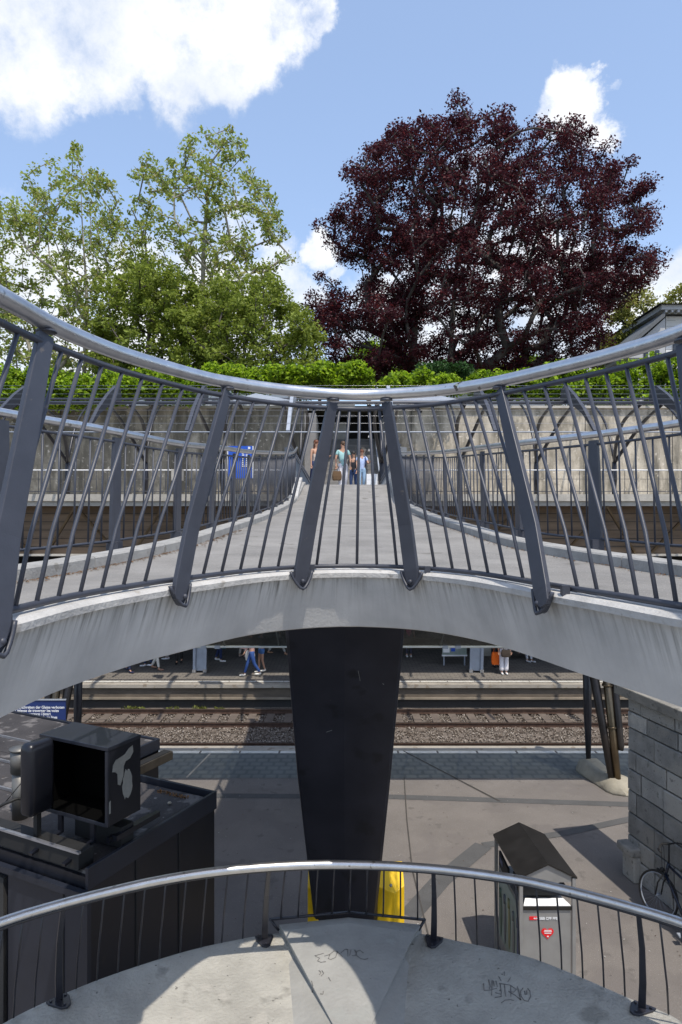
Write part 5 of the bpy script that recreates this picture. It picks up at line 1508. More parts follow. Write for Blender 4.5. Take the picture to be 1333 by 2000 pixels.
m_ = MB(); m_.box((q1.x - .11, 21.385, q0.z - .06), (.07, .01, .07)); m_.box((q0.x + .25, 21.385, q0.z - .36), (.018, .01, .26)); obj('pictogram', m_, M['textwhite'], bd_)
for xx_ in (q0.x + .1, q1.x - .1): m_ = MB(); m_.box((xx_, 21.46, 7.0), (.05, .05, 1.0)); obj('post', m_, M['paint'], t)
# grey cabinet left of the sign
q = P(347, 928, 22.6); t = thing('post_box', 'small pale cabinet on a dark post behind the left balustrade', 'cabinet', (q.x, 22.6, 6.8))
m_ = MB(); m_.box((q.x, 22.6, q.z), (.36, .25, .38)); obj('body', m_, M['ledge'], t, bevel=.01)
m_ = MB(); m_.box((q.x, 22.6, (q.z + 6.6) / 2), (.18, .18, q.z - 6.8)); obj('post', m_, M['rubber'], t)

# ================================================================== PERGOLA
def wing(x, s_flip):
    """winged steel bracket in the plane x = const, then slightly thick"""
    m_ = MB(); w_ = .10
    hi = (21.35, 10.12); lo = (18.75, 8.45)
    poly = [(hi[0] + .28, 9.62), (hi[0] + .22, 10.02), (hi[0], 10.14), (hi[0] - .25, 10.10), (20.4, 9.72), (19.6, 9.18), lo, (lo[0] + .03, lo[1] - .05), (19.7, 9.05), (20.6, 9.45), (21.0, 9.52)]
    m_.prism([(x - w_ / 2, a, b) for a, b in poly], (w_, 0, 0))
    return m_
perg = thing('pergola', 'long dark steel pergola with winged brackets and tensioned wires along the promenade', 'pergola', (0, 24.4, 6.8))
for i, x in enumerate((-15.4, -12.6, -9.8, -7.0, -4.25, -1.46, 1.46, 4.25, 7.0, 9.8, 12.6, 15.4)):
    m_ = MB(); m_.tube([(x, 24.5, 6.8), (x, 24.45, 7.4), (x, 24.45, 8.0)], [.07, .10, .075], 10); cl = obj('column', m_, M['blackpaint'], perg)
    obj('wing_bracket', wing(x, 1), M['greysteel'] if abs(x) < 2 else M['paint'], cl)
    for dx in (-.34, .34):
        m_ = MB(); m_.tube(spline([(x, 24.45, 7.95), (x + dx * .5, 23.9, 8.5), (x + dx, 22.9, 9.2), (x + dx, 21.5, 9.6)], 12), [.06] * 8 + [.05] * 4, 8); obj('curved_arm', m_, M['blackpaint'], cl)
    m_ = MB(); m_.tube(spline([(x, 24.45, 8.0), (x, 25.2, 9.4), (x, 26.6, 10.4), (x, 28.3, 10.7)], 10), .045, 8); obj('rear_arm', m_, M['blackpaint'], cl)
for (y, z, r_, m__) in ((21.1, 9.58, .055, 'paint'), (22.6, 9.95, .035, 'blackpaint'), (18.76, 8.40, .018, 'greysteel')):
    m_ = MB(); m_.tube([(-18, y, z), (18, y, z)], r_, 10); obj('tube', m_, M[m__], perg)
for (y, z) in ((21.5, 10.08), (21.1, 10.10), (20.75, 9.93), (20.4, 9.72), (20.1, 9.52), (19.8, 9.32), (19.5, 9.10), (19.25, 8.9), (19.0, 8.66)):
    m_ = MB(); m_.tube([(-18, y, z + .012), (18, y, z + .012)], .0032, 4); obj('wire', m_, M['steel'], perg)
for s in (-1, 1):
    m_ = MB()
    if s < 0: pts = [P(455, 784, 21.6), P(500, 770, 23.2), P(570, 784, 21.6)]
    else: pts = [P(905, 784, 21.6), P(835, 770, 23.2), P(760, 784, 21.6)]
    m_.prism(pts, (0, 0, .04)); obj('roof_sheet', m_, M['greysteel'], perg)

# terrace ground above the wall, hillside
g = MB(); g.add([(-400, 28.3, 10.42), (400, 28.3, 10.42), (400, 60, 11.0), (-400, 60, 11.0), (-400, 700, 30), (400, 700, 30)], [(0, 1, 2, 3), (3, 2, 5, 4)]); struct('terrace', g, M['soil'], recalc=False)

# low white buildings behind the wall at left
bl = thing('building', 'low white building with grey roof edge behind the wall at left', 'building', (-12.5, 34, 10.5))
m_ = MB(); m_.box((-12.0, 35, 11.6), (12.2, 3, 2.1)); obj('wall', m_, M['stucco'], bl)
m_ = MB(); m_.box((-12.0, 34.8, 12.7), (12.8, 3.8, .12)); obj('roof', m_, M['slate'], bl)
for k in range(6): m_ = MB(); m_.box((-17 + k * 2.0, 33.49, 11.3), (.9, .05, .5)); obj('window', m_, M['shutter'], bl)
bl = thing('building', 'small white outbuilding with a shallow gable behind the middle of the wall', 'building', (-5.5, 32, 10.5))
m_ = MB(); m_.box((-4.6, 33.3, 11.3), (4.2, 2.6, 1.5)); obj('wall', m_, M['stucco'], bl)
m_ = MB(); m_.prism([(-7.0, 31.8, 12.0), (-2.2, 31.8, 12.0), (-4.6, 31.8, 12.45)], (0, 3, 0)); obj('roof', m_, M['stucco2'], bl)
m_ = MB(); m_.box((-5.3, 31.98, 11.3), (1.5, .05, .3)); obj('window', m_, M['blue'] if False else M['stonepanel'], bl)
bl = thing('building', 'long low white building behind the right part of the wall', 'building', (6, 33, 10.5))
m_ = MB(); m_.box((6.2, 34, 11.2), (7.5, 2.6, 1.4)); obj('wall', m_, M['stucco'], bl)
m_ = MB(); m_.box((6.2, 33.9, 11.95), (8.0, 3.0, .1)); obj('roof', m_, M['slate'], bl)

# villa at right
vl = thing('villa', 'white classical villa with bracketed eaves behind the trees at the right edge', 'house', (27, 52, 11))
def VP(px, py, Y=50): return P(px, py, Y)
e0 = VP(1298, 606); zr = e0.z
xw = VP(1308, 640).x
m_ = MB(); m_.box((xw + 6, 56, (zr + 10) / 2), (12, 11, zr - 10.6)); obj('wall', m_, M['stucco'], vl)
m_ = MB(); m_.box((xw + 5.8, 55.8, zr + .1), (13.2, 12.6, .35)); rf = obj('cornice', m_, M['stucco2'], vl)
m_ = MB(); m_.prism([(xw - .9, 49.4, zr + .28), (xw + 12.5, 49.4, zr + .28), (xw + 5.8, 49.4, zr + 2.0)], (0, 13, 0)); 
m2 = MB(); m2.add([(xw - 1.1, 49.2, zr + .28), (xw + 13, 49.2, zr + .28), (xw + 13, 62, zr + .28), (xw - 1.1, 62, zr + .28), (xw + 3, 54, zr + 1.6), (xw + 9, 54, zr + 1.6)], [(0, 1, 5, 4), (1, 2, 5), (2, 3, 4, 5), (3, 0, 4)]); obj('roof', m2, M['slate'], vl)
for k in range(14): m_ = MB(); m_.box((xw - .45 + k * .45, 49.75, zr - .18), (.14, .5, .16)); obj('bracket', m_, M['stucco2'], vl)
for k in range(3):
    m_ = MB(); m_.box((xw + .9 + k * 2.2, 50.46, zr - 2.2), (.8, .1, 1.7)); wf = obj('window', m_, M['shutter'], vl)
    m_ = MB(); m_.box((xw + .9 + k * 2.2, 50.42, zr - 1.3), (1.0, .12, .12)); obj('lintel', m_, M['stucco2'], wf)
for k in range(14):
    m_ = MB(); m_.box((xw + .35, 50.485, zr - .6 - k * .42), (.7, .03, .03)); obj('quoin_joint', m_, M['stucco2'], vl)
# lower wing with long sloping roof, from the villa down towards the beech
m_ = MB(); lw0 = VP(1232, 690); m_.box((lw0.x + 1.4, 52, (lw0.z + 10) / 2 + .2), (2.9, 4, lw0.z - 10.4)); wing_ = obj('side_wing', m_, M['stucco2'], vl)
m_ = MB(); a0 = VP(1218, 680, 49.5); a1 = VP(1300, 608, 49.5); m_.prism([a0, a1, a1 + Vector((0, 0, -.35)), a0 + Vector((0, 0, -.35))], (0, 5, 0)); obj('wing_roof', m_, M['slate'], vl)
m_ = MB(); m_.prism([a0 + Vector((.3, .4, -.35)), a1 + Vector((.2, .4, -.35)), Vector((a1.x + .2, a1.y + .4, a0.z - .6)), Vector((a0.x + .3, a0.y + .4, a0.z - .6))], (0, 4, 0)); obj('wing_gable', m_, M['stucco2'], vl)
for px in (1262, 1284):
    q = VP(px, 700, 49.9); m_ = MB(); m_.box((q.x, 49.85, q.z), (.28, .1, 1.2)); obj('window', m_, M['shutter'], vl)

# ================================================================== TREES
def inpoly(p, poly):
    x, y = p; c = False; j = len(poly) - 1
    for i in range(len(poly)):
        xi, yi = poly[i]; xj, yj = poly[j]
        if (yi > y) != (yj > y) and x < (xj - xi) * (y - yi) / (yj - yi) + xi: c = not c
        j = i
    return c
def edge_dist(p, poly):
    best = 1e9; v = Vector((p[0], p[1]))
    for i in range(len(poly)):
        a = Vector(poly[i]); b = Vector(poly[(i + 1) % len(poly)]); ab = b - a
        t = max(0, min(1, (v - a).dot(ab) / max(1e-6, ab.length_squared))); best = min(best, (a + ab * t - v).length)
    return best
def tree(name, label, cat, group, polypx, Y, depth, trunk_px, zbase, nclus, per, lsize, crad, leafm, barkm, seed, trunk_r=.4, droop=.3, fork=.35, minr=.012, flat=.8, shell=0.0, shr=1.0, shrz=None):
    shrz = shr if shrz is None else shrz
    r_ = random.Random(seed)
    poly = [((px - 666.5) / 1333 * Y, CAMZ - (py - 1000) / 1333 * Y) for px, py in polypx]
    xs = [p[0] for p in poly]; zs = [p[1] for p in poly]
    cx_, cz_ = (min(xs) + max(xs)) / 2, (min(zs) + max(zs)) / 2
    kx = 1 - shr * crad / max(.1, (max(xs) - min(xs)) / 2); kz_ = 1 - shrz * 1.35 * crad / max(.1, (max(zs) - min(zs)) / 2)
    poly = [(cx_ + (a - cx_) * kx, cz_ + (b - cz_) * kz_ - .2 * crad) for a, b in poly]
    xs = [p[0] for p in poly]; zs = [p[1] for p in poly]
    maxd = 0
    cand = []
    while len(cand) < nclus:
        p = (r_.uniform(min(xs), max(xs)), r_.uniform(min(zs), max(zs)))
        if not inpoly(p, poly): continue
        e = edge_dist(p, poly); maxd = max(maxd, e)
        cand.append((p, e))
    pts = []
    for (p, e) in cand:
        f = math.sqrt(max(0, 1 - (1 - min(1, e / (maxd * .8))) ** 2))
        u = r_.uniform(-1, 1)
        if shell and r_.random() < shell: u = math.copysign(r_.uniform(.75, 1), u)
        pts.append(Vector((p[0], Y + depth * f * u, p[1])))
    base = Vector(((trunk_px[0] - 666.5) / 1333 * Y, Y, zbase))
    t = thing(name, label, cat, base, group)
    # trunk polyline up to fork then towards the crown centre
    top = Vector(((trunk_px[1] - 666.5) / 1333 * Y, Y, max(zs) - (max(zs) - min(zs)) * .12))
    nodes = []; par = []
    nT = 14
    for i in range(nT):
        u = i / (nT - 1); q = base.lerp(top, u) + Vector((math.sin(u * 5 + seed) * .25, math.cos(u * 4 + seed) * .3, 0)) * (u > 0)
        nodes.append(q); par.append(i - 1)
    fz = base.z + (top.z - base.z) * fork
    order = sorted(range(len(pts)), key=lambda i: (pts[i] - Vector((base.x, Y, fz))).length)
    arr = np.array([list(n_) for n_ in nodes])
    for i in order:
        p = pts[i]; pv = np.array(list(p))
        d = np.linalg.norm(arr - pv, axis=1)
        # penalise attaching below the fork or from above
        pen = d + np.where(arr[:, 2] < fz - .5, 50, 0) + np.maximum(0, arr[:, 2] - pv[2] + .2 * d) * .9
        k = int(np.argmin(pen)); a = nodes[k]
        L = (p - a).length; nseg = max(1, min(4, int(L / .9)))
        prev = k
        for s_ in range(1, nseg + 1):
            u = s_ / nseg
            q = a.lerp(p, u) + Vector((r_.uniform(-.1, .1), r_.uniform(-.1, .1), math.sin(u * math.pi) * L * .10 + r_.uniform(-.06, .06))) * (1 if s_ < nseg else 0)
            nodes.append(q); par.append(prev); prev = len(nodes) - 1
            arr = np.vstack([arr, [list(q)]])
    # pipe radii
    n = len(nodes); load = [0.0] * n
    kids = [[] for _ in range(n)]
    for i in range(1, n): kids[par[i]].append(i)
    rad = [0.0] * n
    for i in reversed(range(n)):
        if not kids[i]: rad[i] = minr
        else: rad[i] = (sum(rad[k] ** 2.3 for k in kids[i])) ** (1 / 2.3)
    sc = trunk_r / rad[0]
    rad = [max(minr, x * sc) for x in rad]
    trunk = MB(); limbs = MB()
    # chains
    done = [False] * n
    def chain(start, first):
        pp_ = [nodes[first]] if first >= 0 else []; rr_ = [min(rad[first], rad[start] * 1.25)] if first >= 0 else []
        i = start
        while True:
            pp_.append(nodes[i]); rr_.append(rad[i]); done[i] = True
            ks = [k for k in kids[i] if not done[k]]
            if not ks: break
            ks.sort(key=lambda k: -rad[k]); i = ks[0]
            for k in ks[1:]: stack.append((k, pp_ and par[k]))
        return pp_, rr_
    stack = [(0, -1)]
    first_chain = True
    while stack:
        s_, f_ = stack.pop()
        if done[s_]: continue
        pp_, rr_ = chain(s_, f_)
        if len(pp_) < 2: continue
        (trunk if first_chain else limbs).tube(pp_, rr_, 9 if rr_[0] > .1 else (6 if rr_[0] > .04 else 4), cap=False)
        first_chain = False
    tk = obj('trunk', trunk, barkm, t)
    if limbs.v: obj('limbs', limbs, barkm, t)
    leafcloud('crown', [list(p) for p in pts], [crad * r_.uniform(.65, 1.25) for _ in pts], per, lsize, leafm, flat, droop, parent=t)
    return t

tree('copper_beech', 'huge dark red copper beech towering over the right half of the terrace', 'tree', 'trees on the terrace',
     [(606, 405), (640, 385), (662, 345), (668, 300), (705, 285), (712, 255), (760, 238), (775, 222), (820, 228), (838, 205), (880, 188), (905, 205), (935, 188), (958, 212), (1000, 215), (1040, 245), (1075, 232), (1120, 222), (1145, 245), (1160, 285), (1190, 300), (1218, 272), (1228, 330), (1222, 365), (1250, 385), (1292, 402), (1275, 440), (1255, 470), (1285, 510), (1268, 560), (1235, 580), (1232, 625), (1180, 640), (1170, 735), (1080, 775), (960, 790), (850, 790), (720, 790), (640, 780), (590, 730), (580, 640), (588, 560), (600, 525), (640, 545), (660, 600), (690, 560), (672, 500), (640, 455), (610, 440)],
     45, 8.5, (880, 905), 10.5, 1350, 165, .098, .82, LEAF['beech'], M['bark'], 3, .62, .35, .22, .018, .6, shr=.62, shrz=1.25)
tree('plane_tree', 'tall airy young plane tree with pale trunk left of the beech', 'tree', 'trees on the terrace',
     [(262, 330), (300, 305), (352, 318), (375, 262), (400, 250), (440, 262), (470, 256), (492, 330), (540, 358), (535, 395), (560, 430), (582, 500), (580, 580), (560, 650), (470, 640), (380, 640), (285, 620), (258, 520), (248, 400)],
     38, 4.2, (405, 408), 10.5, 300, 44, .12, .50, LEAF['plane'], M['bark2'], 8, .22, .15, .36, .014, shr=.5)
tree('plane_tree', 'tall sparse plane tree at the left edge of the terrace', 'tree', 'trees on the terrace',
     [(-140, 430), (-60, 400), (20, 410), (55, 340), (95, 328), (105, 308), (140, 312), (165, 280), (190, 288), (197, 330), (232, 340), (245, 400), (268, 470), (285, 560), (280, 660), (240, 790), (60, 800), (-140, 800)],
     37, 4.5, (150, 172), 10.5, 620, 44, .118, .50, LEAF['plane'], M['bark2'], 12, .24, .15, .22, .014, shr=.5)
tree('leafy_tree', 'dense mid-green tree in front of the two plane trees', 'tree', 'trees on the terrace',
     [(195, 560), (225, 520), (285, 485), (345, 500), (390, 560), (440, 600), (450, 790), (180, 790), (180, 650)],
     35, 3.2, (300, 300), 10.5, 330, 85, .11, .50, LEAF['dense'], M['bark'], 21, .2, .2, .2, shr=.5)
tree('leafy_tree', 'rounded green tree between the plane tree and the beech', 'tree', 'trees on the terrace',
     [(335, 640), (375, 580), (430, 535), (500, 525), (570, 548), (605, 600), (632, 645), (640, 670), (615, 780), (480, 790), (335, 780)],
     34, 3.2, (480, 480), 10.5, 400, 88, .10, .48, LEAF['dense'], M['bark'], 22, .2, .2, .15, shr=.5)
tree('leafy_tree', 'yellowish tree between the beech and the villa', 'tree', 'trees on the terrace',
     [(1150, 745), (1165, 650), (1190, 590), (1222, 550), (1265, 540), (1290, 600), (1300, 660), (1295, 745)],
     56, 2.6, (1228, 1232), 10.9, 150, 55, .15, .7, LEAF['conifer'], M['bark'], 31, .25, .2, .3)
tree('leafy_tree', 'yellow-green tree rising behind the villa roof at the right edge', 'tree', 'trees on the terrace',
     [(1275, 590), (1300, 550), (1325, 535), (1370, 530), (1420, 560), (1430, 700), (1290, 700)],
     70, 4, (1345, 1345), 11, 150, 55, .18, .9, LEAF['conifer'], M['bark'], 32, .3, .2, .3)
tree('leafy_tree', 'sunlit yellow-green bush seen through the foot of the beech', 'tree', 'trees on the terrace',
     [(650, 745), (660, 680), (720, 640), (780, 650), (800, 700), (840, 740)], 60, 3, (725, 725), 11, 110, 50, .16, .8, LEAF['vine'], M['bark'], 33, .2, .2, .3)
tree('leafy_tree', 'bright green bush behind the right foot of the beech', 'tree', 'trees on the terrace',
     [(960, 745), (985, 700), (1020, 680), (1060, 690), (1100, 740)], 58, 3, (1015, 1015), 11, 80, 50, .16, .8, LEAF['vine'], M['bark'], 34, .2, .2, .3)
# round dark shrub
tree('shrub', 'round dark green shrub at the foot of the beech above the wisteria', 'shrub', None,
     [(795, 735), (805, 708), (840, 697), (890, 703), (925, 720), (935, 745), (800, 750)], 33, 1.4, (860, 860), 10.5, 90, 85, .075, .33, LEAF['dark'], M['bark'], 41, .08, .1, .2)
# wisteria along the pergola / wall top
vines = [((-60, 200), (715, 800), 28.3, 'bright green wisteria on the wall top at the left edge'), ((185, 400), (718, 790), 28.3, 'bright green wisteria hanging behind the second pergola bay from the left'),
         ((385, 560), (712, 768), 28.3, 'bright green wisteria mound left of the stairs gap'), ((545, 728), (712, 765), 28.3, 'bright green wisteria mound directly above the stairs gap'),
         ((742, 905), (727, 768), 28.3, 'bright green wisteria mound below the dark round shrub'), ((915, 1060), (722, 780), 28.3, 'bright green wisteria mound just right of the dark shrub'),
         ((1045, 1210), (708, 795), 28.3, 'bright green wisteria mass above the sunlit wall'), ((1195, 1400), (688, 815), 28.3, 'bright green wisteria mass hanging over the wall at the right edge')]
for i, ((x0, x1), (y0, y1), Y, lab) in enumerate(vines):
    rr = random.Random(60 + i)
    y0 -= 8; Y = 27.3 if i < 4 else (27.9 if i == 4 else 29.0)
    top = [(x0 + (x1 - x0) * k / 8, y0 + rr.uniform(-10, 22) + (18 if k in (0, 8) else 0)) for k in range(9)]
    bot = [(x1 - (x1 - x0) * k / 8, y1 - rr.uniform(0, 22)) for k in range(9)]
    tree('wisteria', lab, 'climbing plant', 'wisteria along the pergola', top + bot, Y, .9, ((x0 + x1) / 2, (x0 + x1) / 2), 10.3, int((x1 - x0) * 1.1), 62, .095, .33, LEAF['vine'], M['bark'], 70 + i, .07, .5, .1, .01, shr=.4)

# ================================================================== PEOPLE
SK = {}
def cmat(col, rough=.8): 
    k = tuple(col)
    if k not in SK: SK[k] = mat('cloth', col, rough, 0, .12, 30, .2, 120)
    return SK[k]
skinm = mat('skin', (.48, .27, .18), .55, 0, .06, 20)
hairs = {'brown': mat('brown_hair', (.07, .035, .015), .6, 0, .3, 60), 'dark': mat('dark_hair', (.015, .011, .01), .6, 0, .3, 60), 'red': mat('auburn_hair', (.13, .04, .015), .6, 0, .3, 60)}

def skin_obj(name, chains, m, parent, sub=1):
    """chains: list of lists of (pos, radius); chain starting with an int index continues from that vertex of the first chain"""
    vs, rs, es, roots = [], [], [], []
    for ch in chains:
        prev = None
        if isinstance(ch[0], int): prev = ch[0]; ch = ch[1:]
        else: roots.append(len(vs))
        for (p, r) in ch:
            vs.append(tuple(p)); rs.append(r); i = len(vs) - 1
            if prev is not None: es.append((prev, i))
            prev = i
    me = bpy.data.meshes.new(name); me.from_pydata(vs, es, [])
    o = bpy.data.objects.new(name, me); COL.objects.link(o)
    sm = o.modifiers.new('skin', 'SKIN'); sm.use_smooth_shade = True
    for i, r in enumerate(rs):
        me.skin_vertices[0].data[i].radius = (r, r) if not isinstance(r, tuple) else r
        me.skin_vertices[0].data[i].use_root = i in roots
    ss = o.modifiers.new('sub', 'SUBSURF'); ss.levels = sub; ss.render_levels = sub
    bpy.context.view_layer.update()
    dg = bpy.context.evaluated_depsgraph_get(); nm = bpy.data.meshes.new_from_object(o.evaluated_get(dg))
    bpy.data.objects.remove(o)
    nm.materials.clear(); nm.materials.append(m)
    nm.polygons.foreach_set('use_smooth', [True] * len(nm.polygons))
    n = bpy.data.objects.new(name, nm); COL.objects.link(n)
    if parent is not None: n.parent = parent
    return n

def person(label, loc, face=0, h=1.68, shirt=(.5, .5, .5), legs=(.1, .1, .1), shoes=(.7, .7, .7), hair='brown', stride=.0, arms=((.05, -.05, 0), (.05, -.05, 0)), bottom='trousers', long_hair=False, sleeves='short', head_turn=0, sit=False, group='people on the far platform', lean=0, wide=0, bag=None, back=None, detail=False):
    """face: rotation about z; 0 looks towards -y (the camera)"""
    t = thing('person', label, 'person', loc, group, face)
    k = h / 1.70
    def V(x, y, z): return Vector((x * k, y * k, z * k))
    hz = .93 if not sit else .50
    hip = V(0, 0, hz); kn = {}; an = {}; toe = {}; hj = {}
    for s, st_ in ((-1, stride), (1, -stride)):
        hj[s] = V(s * .09, 0, hz - .03)
        if sit:
            kn[s] = V(s * .10, -.42, .50); an[s] = V(s * .10 + st_ * .1, -.45 - (.12 if s > 0 else 0), .09)
        else:
            kn[s] = V(s * .095, -st_ * .28 - (.03 if st_ else 0), .50); an[s] = V(s * .085, -st_ * .62 + (.05 if st_ < 0 else 0), .085 + (.05 if st_ < 0 else 0))
        toe[s] = an[s] + V(0, -.17, -.055)
    dz = hz - .93; ly = -lean
    waist = V(0, ly * .3, 1.06 + dz); chest = V(0, ly * .7, 1.28 + dz); neck = V(0, ly, 1.45 + dz); chin = V(0, ly - .015, 1.52 + dz)
    hd_ = V(0, ly - .01, 1.60 + dz); crown = V(0, ly, 1.67 + dz)
    sh, el, wr = {}, {}, {}
    for s, a in ((-1, arms[0]), (1, arms[1])):
        sh[s] = V(s * .165, ly * .9, 1.405 + dz)
        el[s] = sh[s] + V(s * (.05 + a[2]), a[0] * -1, -.27 if abs(a[0]) < .25 else -.18)
        wr[s] = el[s] + V(s * (.01 + a[2] * (1.2 if a[2] > .1 else -.5)), a[1] * 1 - a[0] * .4, -.23 if a[1] > -.15 else .05)
    # body: one continuous skinned mesh (vertex order: 0 pelvis 1 waist 2 chest 3 neck 4 chin 5 head 6 crown)
    chains = [[(hip, .105 * k), (waist, .10 * k), (chest, .12 * k), (neck, .05 * k), (chin, .062 * k), (hd_, .085 * k), (crown, .062 * k)]]
    base_idx = 7
    for s in (-1, 1):
        chains.append([0, (hj[s], .085 * k), (kn[s], .052 * k), (an[s], .034 * k), (toe[s] + V(0, .08, .01), .030 * k), (toe[s], .024 * k)])
    for s in (-1, 1):
        d = (wr[s] - el[s]).normalized(); palm = wr[s] + d * .055 * k; tip = wr[s] + d * .095 * k
        chains.append([2, (sh[s], .048 * k), (el[s], .034 * k), (wr[s], .022 * k), (palm, .030 * k), (tip, .022 * k)])
        side_v = d.cross(Vector((0, 1, 0)) if abs(d.y) < .8 else Vector((1, 0, 0))).normalized()
        for f_ in range(4):
            o_ = side_v * (f_ - 1.5) * .017 * k; ln = (.055, .068, .064, .048)[f_] * k
            chains.append([(palm + d * .02 * k + o_, .0085 * k), (palm + d * (.02 * k + ln * .6) + o_ + V(0, -.006, 0), .008 * k), (palm + d * (.02 * k + ln) + o_ + V(0, -.018, 0), .0065 * k)])
        chains.append([(wr[s] + d * .03 * k + side_v * .018 * k, .0095 * k), (wr[s] + d * .06 * k + side_v * .045 * k, .009 * k), (wr[s] + d * .085 * k + side_v * .05 * k + V(0, -.012, 0), .0075 * k)])
    body = skin_obj('body', chains, skinm, t)
    # head details
    ht = Matrix.Rotation(head_turn, 3, 'Z')
    def H(x, y, z): return hd_ + ht @ V(x, y, z)
    fz_ = MB(); fz_.add([H(0, -.082, .015), H(-.014, -.084, -.022), H(.014, -.084, -.022), H(0, -.108, -.018)], [(0, 1, 3), (0, 3, 2), (1, 2, 3)], True)
    n_ = obj('nose', fz_, skinm); n_.parent = body
    for s in (-1, 1):
        e_ = MB(); e_.sphere(H(s * .083, .0, -.005), .018 * k, 6, 4, (.5, .8, 1.3)); q = obj('ear', e_, skinm); q.parent = body
        if detail:
            e_ = MB(); e_.sphere(H(s * .030, -.080, .012), .009 * k, 6, 4, (1.2, .6, .8)); q = obj('eye', e_, M['rubber']); q.parent = body
    if detail:
        e_ = MB(); e_.box(H(0, -.078, -.048), (.035, .012, .008)); q = obj('mouth', e_, cmat((.35, .10, .08))); q.parent = body
    hm = MB(); hm.sphere(hd_ + ht @ V(0, .018, .028), .099 * k, 12, 8, (.92, 1.0, 1.0))
    if long_hair: hm.sphere(hd_ + ht @ V(0, .065, -.10), .085 * k, 10, 7, (1.0, .55, 1.7))
    q = obj('hair', hm, hairs[hair]); q.parent = body
    # clothes
    top = [[(waist + V(0, 0, -.20), .138 * k), (waist + V(0, 0, -.10), .128 * k), (waist, .120 * k), (chest, .142 * k), (neck + V(0, 0, -.055), .078 * k)]]
    for s in (-1, 1):
        end = .55 if sleeves == 'short' else (.98 if sleeves == 'long' else .12)
        if sleeves == 'long': top.append([3, (sh[s], .062 * k), (el[s], .048 * k), (el[s].lerp(wr[s], .9), .036 * k)])
        elif sleeves == 'short': top.append([3, (sh[s], .064 * k), (sh[s].lerp(el[s], .62), .056 * k)])
        else: top.append([3, (sh[s].lerp(chest, .3), .05 * k)])
    q = skin_obj('shirt', top, cmat(shirt), t)
    if bottom == 'trousers':
        tr_ = [[(hip + V(0, 0, .13), .118 * k), (hip + V(0, 0, -.02), .128 * k)]]
        for s in (-1, 1): tr_.append([1, (hj[s] + V(0, 0, -.03), .102 * k), (kn[s], (.070 + wide * .4) * k), (an[s] + V(0, 0, .03), (.052 + wide) * k)])
        skin_obj('trousers', tr_, cmat(legs), t)
    elif bottom == 'shorts':
        tr_ = [[(hip + V(0, 0, .13), .118 * k), (hip + V(0, 0, -.02), .13 * k)]]
        for s in (-1, 1): tr_.append([1, (hj[s] + V(0, 0, -.05), .108 * k), (hj[s].lerp(kn[s], .45), .090 * k)])
        skin_obj('shorts', tr_, cmat(legs), t)
    else:
        m_ = MB(); rings = []
        for (z, r_) in ((1.02, .125), (.92, .155), (.60, .19), (.30, .22), (.16, .235)):
            rings.append([V(r_ * math.cos(a) * 1.05, r_ * math.sin(a) * .8, z) * (1 if i else 1) for i, a in enumerate(np.linspace(0, 2 * math.pi, 18, endpoint=False))])
        m_.sweep(rings, smooth=True); q = obj('skirt', m_, cmat(legs)); q.parent = t
    for s in (-1, 1):
        m_ = MB(); c = an[s].lerp(toe[s], .5) + V(0, -.01, -.012)
        m_.sphere(c, .06 * k, 10, 6, (.75, 2.1, .62)); m_.sphere(an[s] + V(0, 0, -.02), .048 * k, 8, 6, (.95, 1.1, 1.0)); q = obj('shoe', m_, cmat(shoes)); q.parent = t
    t['_wr'] = 0
    del t['_wr']
    Rz = Matrix.Rotation(face, 3, 'Z')
    return t, (lambda v: Rz @ v + Vector(loc)), dict(wr=wr, sh=sh, hip=hip, k=k, el=el)

def bagmesh(w_, h_, d_, bulge=.15):
    m_ = MB(); rings = []
    for z, s in ((0, .82), (.12, .98), (.5, 1.0 + bulge * .3), (.85, .92), (1.0, .84)):
        rr_ = []
        for a in np.linspace(0, 2 * math.pi, 16, endpoint=False):
            ca, sa_ = math.cos(a), math.sin(a)
            rr_.append(Vector((math.copysign(abs(ca) ** .45, ca) * w_ / 2 * s, math.copysign(abs(sa_) ** .6, sa_) * d_ / 2 * s, z * h_ - h_)))
        rings.append(rr_)
    m_.sweep(rings); return m_
def bag(name, label, cat, at, w_, h_, d_, col, rotz=0, strap=.2, group=None):
    t = thing(name, label, cat, at, group, rotz)
    m_ = bagmesh(w_, h_, d_); q = obj('body', m_, cmat(col)); q.parent = t
    s_ = MB(); s_.tube(spline([(-w_ * .3, -d_ * .3, -.02), (-w_ * .15, -d_ * .3, strap), (w_ * .15, -d_ * .3, strap), (w_ * .3, -d_ * .3, -.02)], 12), .009, 6); q = obj('handle', s_, cmat(col)); q.parent = t
    return t

def feet(px, py, z=0):
    Y = (CAMZ - z) * 1333 / (py - 1000.0); return Vector(((px - 666.5) / 1333 * Y, Y, z))
pz = -.02
t, w, j = person('person in a pink jumper and blue jeans walking with a white tote bag', feet(492, 1321, pz), R(-75), 1.66, (.60, .36, .32), (.03, .08, .26), (.7, .68, .62), 'brown', .42, ((.10, -.1, .0), (.22, -.2, .0)), sleeves='long')
bag('tote_bag', 'white cotton tote bag carried by the person in the pink jumper', 'bag', w(j['sh'][-1] + Vector((-.08, .0, -.42))) + Vector((-.02, -.05, 0)), .36, .40, .12, (.62, .60, .55), 0, .38)
t, w, j = person('person in a light blue top, denim shorts and white shoes', feet(511, 1314, pz), R(-60), 1.66, (.30, .45, .65), (.06, .15, .36), (.7, .68, .62), 'brown', .10, ((.1, -.1, 0), (.15, -.22, 0)), bottom='shorts')
person('person in beige trousers far back, left of the pair with the tote bag', feet(474, 1285, pz), R(160), 1.7, (.30, .16, .06), (.38, .34, .29), (.4, .3, .25), 'dark', .08)
